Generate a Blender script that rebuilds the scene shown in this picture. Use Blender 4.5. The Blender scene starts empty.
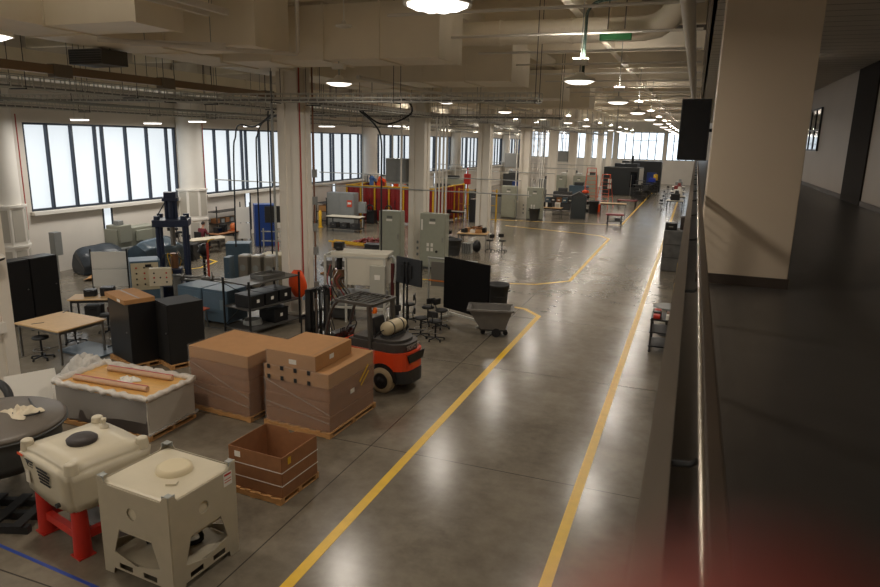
import bpy, bmesh, math, random
from mathutils import Vector, Matrix, geometry
random.seed(11)
PI = math.pi
SC = bpy.context.scene
COL = SC.collection
R = math.radians

# ------------------------------------------------------------------ materials
def lin(c):
    return tuple((v/12.92 if v <= .04045 else ((v+.055)/1.055)**2.4) for v in (x/255 for x in c))
_M = {}
def mat(name, rgb, rough=.5, metal=0., spec=.5, var=0., scale=6., bump=0., alpha=1., emit=None, estr=0., trans=0., coat=0., sheen=0., stretch=None):
    if name in _M: return _M[name]
    m = bpy.data.materials.new(name); m.use_nodes = True
    nt = m.node_tree; b = nt.nodes['Principled BSDF']
    c = lin(rgb) + (1,)
    b.inputs['Base Color'].default_value = c
    b.inputs['Roughness'].default_value = rough
    b.inputs['Metallic'].default_value = metal
    b.inputs['Specular IOR Level'].default_value = spec
    b.inputs['Alpha'].default_value = alpha
    b.inputs['Transmission Weight'].default_value = trans
    b.inputs['Coat Weight'].default_value = coat
    if emit:
        b.inputs['Emission Color'].default_value = lin(emit) + (1,)
        b.inputs['Emission Strength'].default_value = estr
    if var or bump:
        tc = nt.nodes.new('ShaderNodeTexCoord'); n = nt.nodes.new('ShaderNodeTexNoise')
        n.inputs['Scale'].default_value = scale; n.inputs['Detail'].default_value = 5
        src = tc.outputs['Object']
        if stretch:
            mp = nt.nodes.new('ShaderNodeMapping'); mp.inputs['Scale'].default_value = stretch
            nt.links.new(src, mp.inputs['Vector']); src = mp.outputs['Vector']
        nt.links.new(src, n.inputs['Vector'])
        if var:
            r = nt.nodes.new('ShaderNodeValToRGB')
            r.color_ramp.elements[0].position = .3; r.color_ramp.elements[1].position = .7
            r.color_ramp.elements[0].color = tuple(v*(1-var) for v in c[:3]) + (1,)
            r.color_ramp.elements[1].color = tuple(min(1, v*(1+var)) for v in c[:3]) + (1,)
            nt.links.new(n.outputs['Fac'], r.inputs['Fac']); nt.links.new(r.outputs['Color'], b.inputs['Base Color'])
        if bump:
            bp = nt.nodes.new('ShaderNodeBump'); bp.inputs['Strength'].default_value = bump; bp.inputs['Distance'].default_value = .02
            nt.links.new(n.outputs['Fac'], bp.inputs['Height']); nt.links.new(bp.outputs['Normal'], b.inputs['Normal'])
    _M[name] = m
    return m

def floor_material():
    m = bpy.data.materials.new('polished_concrete'); m.use_nodes = True
    nt = m.node_tree; b = nt.nodes['Principled BSDF']; L = nt.links.new
    tc = nt.nodes.new('ShaderNodeTexCoord')
    n1 = nt.nodes.new('ShaderNodeTexNoise'); n1.inputs['Scale'].default_value = .55; n1.inputs['Detail'].default_value = 5; n1.inputs['Roughness'].default_value = .62
    n2 = nt.nodes.new('ShaderNodeTexNoise'); n2.inputs['Scale'].default_value = 3.; n2.inputs['Detail'].default_value = 3; n2.inputs['Roughness'].default_value = .7
    L(tc.outputs['Object'], n1.inputs['Vector']); L(tc.outputs['Object'], n2.inputs['Vector'])
    mx = nt.nodes.new('ShaderNodeMix'); mx.data_type = 'FLOAT'; mx.inputs[0].default_value = .4
    L(n1.outputs['Fac'], mx.inputs[2]); L(n2.outputs['Fac'], mx.inputs[3])
    rp = nt.nodes.new('ShaderNodeValToRGB')
    rp.color_ramp.elements[0].position = .36; rp.color_ramp.elements[1].position = .66
    rp.color_ramp.elements[0].color = lin((100, 92, 80)) + (1,)
    rp.color_ramp.elements[1].color = lin((132, 123, 107)) + (1,)
    L(mx.outputs[0], rp.inputs['Fac'])
    # saw-cut joints of the slab every 5.5 m
    sp = nt.nodes.new('ShaderNodeSeparateXYZ'); L(tc.outputs['Object'], sp.inputs[0])
    js = []
    for ax in 'XY':
        a = nt.nodes.new('ShaderNodeMath'); a.operation = 'PINGPONG'; a.inputs[1].default_value = 2.75; L(sp.outputs[ax], a.inputs[0])
        c = nt.nodes.new('ShaderNodeMath'); c.operation = 'LESS_THAN'; c.inputs[1].default_value = .012; L(a.outputs[0], c.inputs[0]); js.append(c)
    mxj = nt.nodes.new('ShaderNodeMath'); mxj.operation = 'MAXIMUM'; L(js[0].outputs[0], mxj.inputs[0]); L(js[1].outputs[0], mxj.inputs[1])
    cm = nt.nodes.new('ShaderNodeMix'); cm.data_type = 'RGBA'; L(mxj.outputs[0], cm.inputs[0]); L(rp.outputs['Color'], cm.inputs[6]); cm.inputs[7].default_value = lin((66, 61, 54)) + (1,)
    L(cm.outputs[2], b.inputs['Base Color'])
    mr = nt.nodes.new('ShaderNodeMapRange'); mr.inputs[1].default_value = .3; mr.inputs[2].default_value = .7; mr.inputs[3].default_value = .2; mr.inputs[4].default_value = .245
    L(n1.outputs['Fac'], mr.inputs[0]); L(mr.outputs[0], b.inputs['Roughness'])
    b.inputs['Specular IOR Level'].default_value = .5
    return m

def plank_material(name, c0, c1, axis_scale, rough):
    m = bpy.data.materials.new(name); m.use_nodes = True
    nt = m.node_tree; b = nt.nodes['Principled BSDF']; L = nt.links.new
    tc = nt.nodes.new('ShaderNodeTexCoord'); sp = nt.nodes.new('ShaderNodeSeparateXYZ'); L(tc.outputs['Object'], sp.inputs[0])
    a = nt.nodes.new('ShaderNodeMath'); a.operation = 'PINGPONG'; a.inputs[1].default_value = axis_scale; L(sp.outputs['Y'], a.inputs[0])
    c = nt.nodes.new('ShaderNodeMath'); c.operation = 'LESS_THAN'; c.inputs[1].default_value = .02; L(a.outputs[0], c.inputs[0])
    cm = nt.nodes.new('ShaderNodeMix'); cm.data_type = 'RGBA'; L(c.outputs[0], cm.inputs[0])
    cm.inputs[6].default_value = lin(c0) + (1,); cm.inputs[7].default_value = lin(c1) + (1,)
    L(cm.outputs[2], b.inputs['Base Color']); b.inputs['Roughness'].default_value = rough
    return m

# ------------------------------------------------------------------ mesh builder
class MB:
    def __init__(s): s.v = []; s.f = []; s.sm = []
    def _add(s, vs, fs, smooth=False, M=None):
        o = len(s.v)
        s.v += [tuple(M @ Vector(p)) if M else tuple(p) for p in vs]
        s.f += [tuple(i+o for i in f) for f in fs]
        s.sm += [smooth]*len(fs)
        return s
    def box(s, c, d, rz=0, top=1., M=None, rx=0, ry=0):
        x, y, z = (k/2 for k in d)
        vs = [(-x,-y,-z),(x,-y,-z),(x,y,-z),(-x,y,-z),(-x*top,-y*top,z),(x*top,-y*top,z),(x*top,y*top,z),(-x*top,y*top,z)]
        T = Matrix.Translation(c) @ Matrix.Rotation(rz,4,'Z') @ Matrix.Rotation(ry,4,'Y') @ Matrix.Rotation(rx,4,'X')
        if M: T = M @ T
        return s._add(vs, [(3,2,1,0),(4,5,6,7),(0,1,5,4),(1,2,6,5),(2,3,7,6),(3,0,4,7)], False, T)
    def rbox(s, c, d, b=.02, rz=0, rx=0, ry=0):          # box with chamfered edges
        bm = bmesh.new(); bmesh.ops.create_cube(bm, size=1)
        bmesh.ops.scale(bm, vec=d, verts=bm.verts)
        bmesh.ops.bevel(bm, geom=list(bm.edges), offset=b, segments=2, affect='EDGES', profile=.6)
        bm.verts.index_update()
        T = Matrix.Translation(c) @ Matrix.Rotation(rz,4,'Z') @ Matrix.Rotation(ry,4,'Y') @ Matrix.Rotation(rx,4,'X')
        s._add([v.co[:] for v in bm.verts], [[v.index for v in f.verts] for f in bm.faces], False, T); bm.free(); return s
    def bar(s, a, b, w, h=None):
        a = Vector(a); b = Vector(b); d = b-a; h = h or w
        q = d.to_track_quat('Z', 'Y').to_matrix().to_4x4()
        return s.box((0,0,0), (w,h,d.length), M=Matrix.Translation((a+b)/2) @ q)
    def cyl(s, a, b, r, r2=None, n=14, caps=True):
        a = Vector(a); b = Vector(b); r2 = r if r2 is None else r2
        q = (b-a).to_track_quat('Z', 'Y').to_matrix()
        vs = []
        for P, rr in ((a,r),(b,r2)):
            vs += [P + q @ Vector((rr*math.cos(2*PI*i/n), rr*math.sin(2*PI*i/n), 0)) for i in range(n)]
        s._add(vs, [(i,(i+1)%n,n+(i+1)%n,n+i) for i in range(n)], True)
        if caps: s._add(vs, [tuple(range(n-1,-1,-1)), tuple(range(n,2*n))])
        return s
    def tube(s, pts, r, n=8, caps=True):
        pts = [Vector(p) for p in pts]; rings = []; k = len(pts); prev = None
        for i, p in enumerate(pts):
            t = (pts[min(i+1,k-1)] - pts[max(i-1,0)]).normalized()
            if prev is None:
                u = t.orthogonal().normalized()
            else:
                u = (prev - t*prev.dot(t)).normalized()
            prev = u; w = t.cross(u); rr = r[i] if isinstance(r,(list,tuple)) else r
            rings.append([p + (u*math.cos(2*PI*j/n) + w*math.sin(2*PI*j/n))*rr for j in range(n)])
        vs = [q for rg in rings for q in rg]
        s._add(vs, [(i*n+j, i*n+(j+1)%n, (i+1)*n+(j+1)%n, (i+1)*n+j) for i in range(k-1) for j in range(n)], True)
        if caps: s._add(vs, [tuple(range(n-1,-1,-1)), tuple(range((k-1)*n, k*n))])
        return s
    def lathe(s, prof, c=(0,0,0), n=24, M=None):
        c = Vector(c); vs = []
        for (r, z) in prof: vs += [(c.x+r*math.cos(2*PI*i/n), c.y+r*math.sin(2*PI*i/n), c.z+z) for i in range(n)]
        k = len(prof)
        s._add(vs, [(j*n+i, j*n+(i+1)%n, (j+1)*n+(i+1)%n, (j+1)*n+i) for j in range(k-1) for i in range(n)], True, M)
        s._add(vs, [tuple(range(n-1,-1,-1)), tuple(range((k-1)*n,k*n))], False, M)
        return s
    def sph(s, c, d, n=14, m=8, jit=0):
        c = Vector(c); d = (d,d,d) if not isinstance(d,(tuple,list)) else d
        vs = []; 
        for j in range(1, m):
            th = PI*j/m
            for i in range(n):
                k = 1+random.uniform(-jit,jit) if jit else 1
                vs.append((c.x+k*d[0]*math.sin(th)*math.cos(2*PI*i/n), c.y+k*d[1]*math.sin(th)*math.sin(2*PI*i/n), c.z+k*d[2]*math.cos(th)))
        a = len(vs); vs += [(c.x,c.y,c.z+d[2]), (c.x,c.y,c.z-d[2])]
        fs = [(j*n+i, (j+1)*n+i, (j+1)*n+(i+1)%n, j*n+(i+1)%n) for j in range(m-2) for i in range(n)]
        fs += [(a, i, (i+1)%n) for i in range(n)] + [(a+1, (m-2)*n+(i+1)%n, (m-2)*n+i) for i in range(n)]
        return s._add(vs, fs, True)
    def plate(s, outer, th, M, holes=()):                 # polygon with holes, in local xy, extruded th along local z
        loops = [[Vector((x,y,0)) for x,y in l] for l in ([outer]+list(holes))]
        pts = [p for l in loops for p in l]; n = len(pts)
        tris = geometry.tessellate_polygon(loops)
        vs = [p[:] for p in pts] + [(p.x,p.y,th) for p in pts]
        s._add(vs, [t[::-1] for t in tris] + [tuple(i+n for i in t) for t in tris], False, M)
        o = 0; side = []
        for l in loops:
            k = len(l); side += [(o+i, o+(i+1)%k, n+o+(i+1)%k, n+o+i) for i in range(k)]; o += k
        return s._add(vs, side, False, M)
    def sheet(s, f, nu, nv, smooth=True):                 # f(u,v) -> point
        vs = [f(i/nu, j/nv) for j in range(nv+1) for i in range(nu+1)]
        return s._add(vs, [(j*(nu+1)+i, j*(nu+1)+i+1, (j+1)*(nu+1)+i+1, (j+1)*(nu+1)+i) for j in range(nv) for i in range(nu)], smooth)
    def build(s, name, m, parent=None, label=None, fix=True):
        me = bpy.data.meshes.new(name); me.from_pydata(s.v, [], s.f)
        me.polygons.foreach_set('use_smooth', s.sm)
        if fix:
            bm = bmesh.new(); bm.from_mesh(me); bmesh.ops.recalc_face_normals(bm, faces=bm.faces); bm.to_mesh(me); bm.free()
        me.materials.append(m); me.update()
        o = bpy.data.objects.new(name, me); COL.objects.link(o)
        if parent: o.parent = parent
        if label: o['label'] = label
        return o

def B(c, d, rz=0, top=1., rx=0, ry=0): return MB().box(c, d, rz, top, None, rx, ry)
def RB(c, d, b=.02, rz=0, rx=0, ry=0): return MB().rbox(c, d, b, rz, rx, ry)
def C(a, b, r, r2=None, n=14): return MB().cyl(a, b, r, r2, n)
def fr(x, y, z, rz=0, rx=0): return Matrix.Translation((x,y,z)) @ Matrix.Rotation(rz,4,'Z') @ Matrix.Rotation(rx,4,'X')
VERT = R(90)
def circ(x, y, r, n=16): return [(x+r*math.cos(2*PI*i/n), y+r*math.sin(2*PI*i/n)) for i in range(n)]
def poly_smooth(pts, n=6):
    """Catmull-Rom through the points"""
    P = [Vector(p) for p in pts]; out = []
    for i in range(len(P)-1):
        a = P[max(i-1,0)]; b = P[i]; c = P[i+1]; d = P[min(i+2,len(P)-1)]
        for k in range(n):
            t = k/n
            out.append(.5*((2*b) + (c-a)*t + (2*a-5*b+4*c-d)*t*t + (3*b-a-3*c+d)*t**3))
    return out + [P[-1]]

def tag(o, label, cat, group=None, kind=None):
    if label: o['label'] = label
    if cat: o['category'] = cat
    if group: o['group'] = group
    if kind: o['kind'] = kind
    return o
def thing(name, label, cat, loc=(0,0,0), rz=0, group=None):
    o = bpy.data.objects.new(name, None); COL.objects.link(o); o.empty_display_size = .2
    o.location = loc; o.rotation_euler = (0,0,rz)
    return tag(o, label, cat, group)
def struct(name, mb, m, label=None):
    o = mb.build(name, m); o['kind'] = 'structure'
    if label: o['label'] = label
    return o
def copy_tree(o, loc=None, rz=None, label=None, parent=None, group=None):
    c = o.copy(); COL.objects.link(c)
    if parent: c.parent = parent
    if loc is not None: c.location = loc
    if rz is not None: c.rotation_euler = (0,0,rz)
    if label: c['label'] = label
    if group: c['group'] = group
    for ch in list(o.children): copy_tree(ch, parent=c)
    return c
def text(name, s, size, M, m, parent=None, depth=.002, align='CENTER', bold=0):
    cu = bpy.data.curves.new(name, 'FONT'); cu.body = s; cu.size = size; cu.extrude = depth; cu.align_x = align; cu.align_y = 'CENTER'; cu.offset = bold
    tmp = bpy.data.objects.new(name+'_t', cu); COL.objects.link(tmp)
    me = bpy.data.meshes.new_from_object(tmp.evaluated_get(bpy.context.evaluated_depsgraph_get()))
    bpy.data.objects.remove(tmp); bpy.data.curves.remove(cu)
    me.transform(M); me.materials.clear(); me.materials.append(m)
    o = bpy.data.objects.new(name, me); COL.objects.link(o)
    if parent: o.parent = parent
    return o
ORD = ['first','second','third','fourth','fifth','sixth','seventh','eighth','ninth','tenth','eleventh','twelfth','thirteenth']

# palette
WHITE = mat('white_paint', (222, 217, 208), .55, var=.03, scale=2)
COLM = mat('column_paint', (228, 221, 208), .5, var=.03, scale=1.5)
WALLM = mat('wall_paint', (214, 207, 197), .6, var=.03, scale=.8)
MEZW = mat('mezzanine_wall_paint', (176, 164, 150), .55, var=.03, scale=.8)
DUCT = mat('painted_duct', (240, 231, 212), .5, var=.04, scale=1.2)
DECK = mat('roof_deck', (240, 231, 212), .7, var=.06, scale=1.)
STEEL = mat('steel', (140, 138, 134), .35, .9, var=.08, scale=8)
GALV = mat('galvanised', (162, 164, 160), .55, .2, var=.08, scale=10)
DARK = mat('dark_steel', (46, 46, 46), .45, .4)
BLACK = mat('black_plastic', (24, 24, 25), .45)
RUBBER = mat('black_rubber', (22, 21, 20), .8)
BLKCAB = mat('black_cabinet', (27, 26, 27), .38, spec=.4)
NAVY = mat('navy_enamel', (33, 44, 70), .4)
BLUEG = mat('blue_grey_enamel', (84, 106, 122), .4, var=.06, scale=5)
BLUE = mat('blue_enamel', (30, 62, 128), .4)
GREYG = mat('grey_green_enamel', (152, 154, 138), .45, var=.04, scale=4)
GREY = mat('grey_enamel', (132, 134, 132), .45, var=.05, scale=4)
LGREY = mat('light_grey_enamel', (186, 184, 174), .45, var=.04)
CHAR = mat('charcoal_plastic', (58, 58, 58), .6, var=.1)
BEIGE = mat('beige_enamel', (196, 184, 154), .5, var=.03)
WOOD = mat('pale_plywood', (206, 170, 122), .5, var=.1, scale=4, stretch=(1,12,1))
PALLET = mat('pallet_wood', (188, 140, 86), .75, var=.18, scale=6, bump=.2, stretch=(1,8,4))
CARD = mat('cardboard', (172, 126, 78), .8, var=.05, scale=5)
CARD2 = mat('cardboard_dark', (142, 96, 60), .75, var=.08, scale=7)
TAPE = mat('carton_tape', (120, 92, 60), .3)
PAPER = mat('white_paper', (226, 222, 212), .7)
YELLOW = mat('yellow_paint', (214, 168, 30), .45, var=.08, scale=4)
ORANGE = mat('orange_paint', (226, 78, 24), .4)
ORNG2 = mat('orange_fabric', (240, 84, 24), .6)
RED = mat('red_plastic', (190, 44, 30), .45, var=.06)
REDP = mat('red_pipe', (166, 58, 46), .45)
REDCURT = mat('red_curtain', (136, 26, 26), .4, var=.15, scale=3)
FORK_O = mat('forklift_orange', (228, 72, 30), .3, coat=.4)
POLY = mat('white_polyethylene', (204, 194, 170), .4, var=.03, scale=3)
BONE = mat('bone_enamel', (178, 168, 146), .45, var=.03)
PLASTIC = mat('clear_wrap', (214, 206, 196), .1, alpha=.17, spec=1., bump=1., scale=9, stretch=(1,1,3))
FILM = mat('milky_film', (206, 200, 190), .2, alpha=.38, spec=.8, bump=.5, scale=6)
BUBBLE = mat('bubble_wrap', (222, 216, 206), .3, alpha=.82, bump=1., scale=16, var=.06)
GLASS = mat('dark_glass', (16, 19, 24), .08, spec=.8)
SCREEN = mat('screen_glass', (14, 17, 22), .14, spec=.8)
SKIN = mat('skin', (124, 48, 40), .6)
CABLE = mat('black_cable', (26, 26, 27), .6)
GREEN = mat('green_plastic', (40, 132, 70), .5)
DGREEN = mat('dark_green_paint', (58, 74, 66), .5)
SEAT = mat('black_seat', (28, 27, 27), .6)
INK = mat('black_ink', (34, 34, 34), .6)

def lamp(name, kind, parent, loc, watts, col, **kw):
    d = bpy.data.lights.new(name, kind); d.energy = watts; d.color = lin(col)
    for k, v in kw.items(): setattr(d, k, v)
    o = bpy.data.objects.new(name, d); COL.objects.link(o); o.parent = parent; o.location = loc
    return o
def glow_only(m):          # the diffuser shows the glow; the lamp inside does the lighting
    m.cycles.emission_sampling = 'NONE'
    return m
# ================================================================== THE SETTING
XW, YF, YB, ZC = -25.5, 109., -9., 10.
fl = MB().box(((XW+6.)/2, (YF+YB)/2, -.1), (6.-XW, YF-YB, .2))
struct('floor', fl, floor_material(), 'polished grey concrete shop floor')
struct('ceiling', MB().box((XW/2, (YF+YB)/2, ZC+.1), (-XW+.6, YF-YB, .2)), DECK, 'beige painted roof deck of the shop hall')

COLY = [18.6+10.6*k for k in range(-3, 9)]
MULL = [.13, .27,   .415, .462, .62, .775, .93]
wl = MB()
wl.box((XW-.15, (YF+YB)/2, 1.35), (.3, YF-YB, 2.7)).box((XW-.15, (YF+YB)/2, (6.3+ZC)/2), (.3, YF-YB, ZC-6.3))
edges = [YB]
for c in COLY: edges += [c+1.2, c+9.8]
edges += [YF]
for a, b in zip(edges[0::2], edges[1::2]):
    if b > a: wl.box((XW-.15, (a+b)/2, 4.5), (.3, b-a, 3.6))
struct('wall_left', wl, WALLM, 'pale wall below and above the window band')
WSHADE = mat('backlit_window_shade', (150, 154, 156), .6, emit=(232, 241, 247), estr=.68)
MULM = mat('window_frame_metal', (52, 60, 72), .4, .3)
for k, c in enumerate(COLY):
    if c+9.8 > YF: continue
    y0, y1 = c+1.2, c+9.8; w = y1-y0
    o = struct('window_%d' % (k+1), MB().box((XW-.2, (y0+y1)/2, 4.5), (.02, w, 3.6)), WSHADE)
    f = MB()
    for z in (2.74, 6.26): f.box((XW-.1, (y0+y1)/2, z), (.16, w, .09))
    for t in [0, 1]+MULL: f.box((XW-.1, y0+t*w+(.04 if t == 0 else -.04 if t == 1 else 0), 4.5), (.16, .085, 3.5))
    f.build('window_frame', MULM, o)
    MB().box((XW+.09, (y0+y1)/2, 2.62), (.34, w+.2, .14)).build('window_sill', WHITE, o)
    ys = y0+.44*w
    MB().box((XW+.01, ys, 1.42), (.02, .42, 2.2)).build('slit_pane', WSHADE, o)
    MB().box((XW+.015, ys-.24, 1.42), (.05, .06, 2.3)).box((XW+.015, ys+.24, 1.42), (.05, .1, 2.3)).build('slit_frame', MULM, o)

# far wall with its tall windows
fw = MB(); fw.box((-10, YF+.15, 1.8), (33, .3, 3.6)).box((-10, YF+.15, (7.7+ZC)/2), (33, .3, ZC-7.7))
WX = [(-25.2, -19.2), (-18.6, -12.2), (-11.5, -4.75), (-4.25, 1.5)]
ex = [-26.5]+[v for p in WX for v in p]+[6.5]
for a, b in zip(ex[0::2], ex[1::2]): fw.box(((a+b)/2, YF+.15, 5.65), (b-a, .3, 4.1))
struct('wall_far', fw, WALLM, 'pale end wall of the hall')
FSHADE = mat('bright_end_window', (240, 246, 250), .5, emit=(228, 243, 255), estr=1.3)
for k, (a, b) in enumerate(WX):
    o = struct('window_%d' % (20+k), MB().box(((a+b)/2, YF+.2, 5.65), (b-a, .02, 4.1)), FSHADE)
    f = MB(); n = 6
    for i in range(n+1): f.box((a+(b-a)*i/n, YF+.08, 5.65), (.13, .12, 4.1))
    for z in (3.62, 6.5, 7.68): f.box(((a+b)/2, YF+.08, z), (b-a, .12, .08))
    f.build('window_frame', MULM, o)
struct('wall_back', MB().box((-10, YB-.15, ZC/2), (33, .3, ZC)), WALLM)

# mezzanine
MZ = 4.4
MEZF = mat('dark_mezzanine_floor', (60, 57, 54), .34, var=.12, scale=3)
struct('floor_mezzanine', MB().box((2.3, 36., MZ-.2), (4.6, 90., .4)), MEZF, 'dark smooth mezzanine floor')
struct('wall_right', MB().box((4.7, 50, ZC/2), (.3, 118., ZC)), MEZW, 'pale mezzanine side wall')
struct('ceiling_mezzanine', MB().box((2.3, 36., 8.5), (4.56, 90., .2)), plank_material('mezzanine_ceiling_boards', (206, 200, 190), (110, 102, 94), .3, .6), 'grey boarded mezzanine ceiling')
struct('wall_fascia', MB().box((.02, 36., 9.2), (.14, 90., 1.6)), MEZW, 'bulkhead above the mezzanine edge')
bb = MB()
for a, b in ((-9, 22.15), (24.85, 81)): bb.box((4.535, (a+b)/2, MZ+.07), (.03, b-a, .14))
struct('baseboard_right', bb, mat('dark_baseboard', (74, 64, 54), .5))
struct('trim_1', MB().box((4.535, 23.5, (MZ+8.4)/2), (.06, 2.7, 8.4-MZ)), mat('dark_panel', (46, 40, 35), .85, spec=.2), 'full height dark panel in the mezzanine wall')
w = struct('window_30', MB().box((4.52, 32.6, 6.72), (.03, 3.5, 1.6)), GLASS, 'dark interior window in the mezzanine wall')
f = MB()
for z in (5.9, 6.7, 7.54): f.box((4.51, 32.6, z), (.07, 3.6, .06))
for y in (30.85, 32.0, 33.2, 34.35): f.box((4.51, y, 6.72), (.07, .06, 1.7))
f.build('window_frame', DARK, w)

# wide column standing at the railing
t = thing('column', 'broad beige column with dark base standing on the mezzanine by the railing', 'column', (.64, 8.85, MZ))
RB((0, 0, 2.0), (.97, .9, 4.0), .008).build('shaft', mat('beige_column', (196, 180, 158), .5, var=.02, scale=1), t)
B((0, 0, .06), (1.0, .93, .12)).build('column_base', mat('dark_base', (60, 50, 42), .5), t, 'dark base strip')
# railing
RAILM = mat('bronze_rail', (124, 114, 102), .42, .1)
t = thing('railing', 'long bronze guardrail with flat top bar and highlight painted handrail along the mezzanine edge', 'railing', (0, 0, MZ))
Y0, Y1 = -2.4, 75.
B((-.008, (Y0+Y1)/2, 1.06), (.041, Y1-Y0, .016)).build('top_bar', RAILM, t)
RB((.083, (Y0+Y1)/2, 1.055), (.034, Y1-Y0, .03), .006).build('handrail', mat('dark_handrail', (84, 72, 60), .4, .2), t)
C((.063, Y0, 1.066), (.063, Y1, 1.066), .006, n=12).build('edge_highlight', mat('highlight_paint', (206, 196, 178), .25, .6), t, 'thin pale tube painted as the highlight on the handrail edge')  # pale tube stands in for the highlight along the handrail
B((-.008, (Y0+Y1)/2, .08), (.012, Y1-Y0, .15)).build('toe_board', RAILM, t)
for i in range(7): C((-.008, Y0, .25+.115*i), (-.008, Y1, .25+.115*i), .004, n=5).build('cable_infill', RAILM, t)
y = -.4-1.7
while y < 75:
    B((-.008, y, .53), (.012, .06, 1.05)).build('post', RAILM, t)
    MB().tube([(-.008, y, .98), (.05, y, .985), (.08, y, 1.01), (.082, y, 1.045)], .007, 6).build('handrail_bracket', DARK, t)
    y += 1.7 if y < 30 else 6.8

# black panel display hung by the column
t = thing('display_screen', 'black upright display panel mounted beside the beige column', 'screen', (-.05, 8.95, 6.18))
RB((0, 0, 0), (.345, .06, .735), .008).build('casing', BLACK, t)
B((0, -.031, 0), (.32, .004, .705)).build('screen', SCREEN, t)
MB().bar((.02, .03, .0), (.02, .16, .0), .04).bar((.0, .14, .0), (.205, .14, .0), .04).build('mount_arm', DARK, t)

# yellow floor lines (each painted stripe is a thing)
LINEM = mat('yellow_floor_paint', (226, 182, 36), .35, var=.07, scale=5)
def stripe(pts, w, label, m=LINEM):
    mb = MB()
    P = [Vector((p[0], p[1], 0)) for p in pts]; L = []; Rr = []
    for i, p in enumerate(P):
        d1 = (P[i]-P[i-1]).normalized() if i else None; d2 = (P[i+1]-P[i]).normalized() if i < len(P)-1 else None
        d = ((d1 or d2)+(d2 or d1)).normalized(); nrm = Vector((-d.y, d.x, 0)); k = w/2/max(.3, nrm.dot(Vector((-(d1 or d2).y, (d1 or d2).x, 0))))
        L.append(p+nrm*k); Rr.append(p-nrm*k)
    n = len(P)
    z0, z1 = 0.0, .004
    vs = [(q.x,q.y,z) for z in (z0,z1) for q in L+Rr]
    fs = []
    for i in range(n-1):
        fs += [(2*n+i, 2*n+n+i, 2*n+n+i+1, 2*n+i+1), (i, i+1, 2*n+i+1, 2*n+i), (n+i, 2*n+n+i, 2*n+n+i+1, n+i+1)]
    mb._add(vs, fs)
    tag(mb.build('floor_stripe', m), label, 'floor marking', 'painted floor stripes')
stripe([(-4.66, -6), (-4.62, 22.4), (-5.3, 23.2), (-6.6, 23.5)], .17, 'yellow floor stripe on the left of the aisle, running past the grey tilt cart')
stripe([(-1.36, -6), (-1.36, 78)], .17, 'yellow floor stripe on the right of the aisle, below the railing')
stripe([(-12.6, 26.2), (-9.2, 26.6), (-5.9, 27.6), (-4.68, 29.0), (-4.68, 43.4), (-5.4, 44.6), (-6.6, 45.1), (-12.4, 46.6)], .15, 'yellow floor stripe bounding the bay behind the black partition board')
stripe([(-4.72, 92), (-4.72, 51.4), (-11.4, 50.2), (-16, 49.6)], .15, 'yellow floor stripe in front of the dark cabinet and red cart far down the hall')
stripe([(-21.6, 22.6), (-20.8, 24.2), (-21.2, 25.8), (-24, 27)], .12, 'yellow floor stripe near the white chair by the window wall')
stripe([(-9.4, 5.92), (-6.7, 5.7), (-5.2, 5.6)], .05, 'blue tape line on the floor in front of the white totes', mat('blue_tape', (36, 66, 150), .5))

# ---------------------------------------------------------------- columns of the hall
def plan_column(w, h, g=.05):
    """square plan with two grooves in each face"""
    a = w/2; pts = []
    for k in range(4):
        face = [(-a, -a), (-.3*a, -a), (-.27*a, -a+g), (.27*a, -a+g), (.3*a, -a)]
        c, s = [(1,0),(0,1),(-1,0),(0,-1)][k]
        pts += [(x*c-y*s, x*s+y*c) for x, y in face]
    return MB().plate(pts, h, Matrix.Identity(4))
CY = [19.4+10.9*k for k in range(0, 9)]
proto = None
for k, yy in enumerate([9.7]+CY):
    nm = ['white square column at the left edge, carrying a red conduit', 'white square column beside the orange bag, with red pipe and conduit', 'white square column between the two nearest grey green cabinets', 'white square column behind the cluttered table with stools',
          'white square column between the two grey green cabinets farther back'] + ['white square column of the middle row, %s behind the cluttered table' % w for w in ('third', 'fourth', 'fifth', 'sixth', 'seventh')]
    x = -14.35 if k == 0 else -12.5
    if proto is None:
        proto = thing('column', nm[0], 'column', (x, yy, 0), 0, 'middle row of columns')
        plan_column(.78, ZC).build('shaft', COLM, proto)
        MB().box((0,0,.04), (.95,.95,.08)).build('base_plate', COLM, proto)
        o = proto
    else:
        o = copy_tree(proto, (x, yy, 0), 0, nm[k])
    if k in (2, 4):
        for z in (.45, .75, 1.05): B((.12, -.36, z), (.1, .08, .13)).build('outlet_plate', GREY, o)
# round clad columns at the window wall
proto = None
for k, c in enumerate(COLY):
    if c < 15: continue
    lab = 'round white column with grille panels at the window wall, ' + ['at the left edge of the hall', 'left of the blue cabinet', 'behind the grey cabinet row', 'left of the red curtain booth', 'beside the red booth, next one beyond it', 'second beyond the red booth', 'third beyond the red booth', 'fourth beyond the red booth', 'nearest the end wall'][k-3]
    if proto is None:
        proto = thing('round_column', lab, 'column', (-25.1, c-.3, 0), 0, 'window wall columns')
        C((0,0,3.1), (0,0,ZC), .62, n=32).build('shaft', WHITE, proto)
        mb = MB()
        oct_ = [(.78*math.cos(PI/8+PI/4*i), .78*math.sin(PI/8+PI/4*i)) for i in range(8)]
        mb.plate(oct_, 3.1, Matrix.Identity(4)); mb.build('cladding', WHITE, proto)
        for i in range(8):
            a = PI/4*i
            for z in (.75, 2.35): B((.722*math.cos(a), .722*math.sin(a), z), (.02, .44, 1.25), a).build('grille_panel', mat('grille', (178, 172, 160), .6, var=.1, scale=60), proto, 'grey perforated grille')
        for z in (1.5, 3.06): MB().lathe([(.8,0),(.8,.08)], (0,0,z), 32).build('cladding_band', WHITE, proto)
    else: copy_tree(proto, (-25.1, c-.3, 0), 0, lab)
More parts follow.
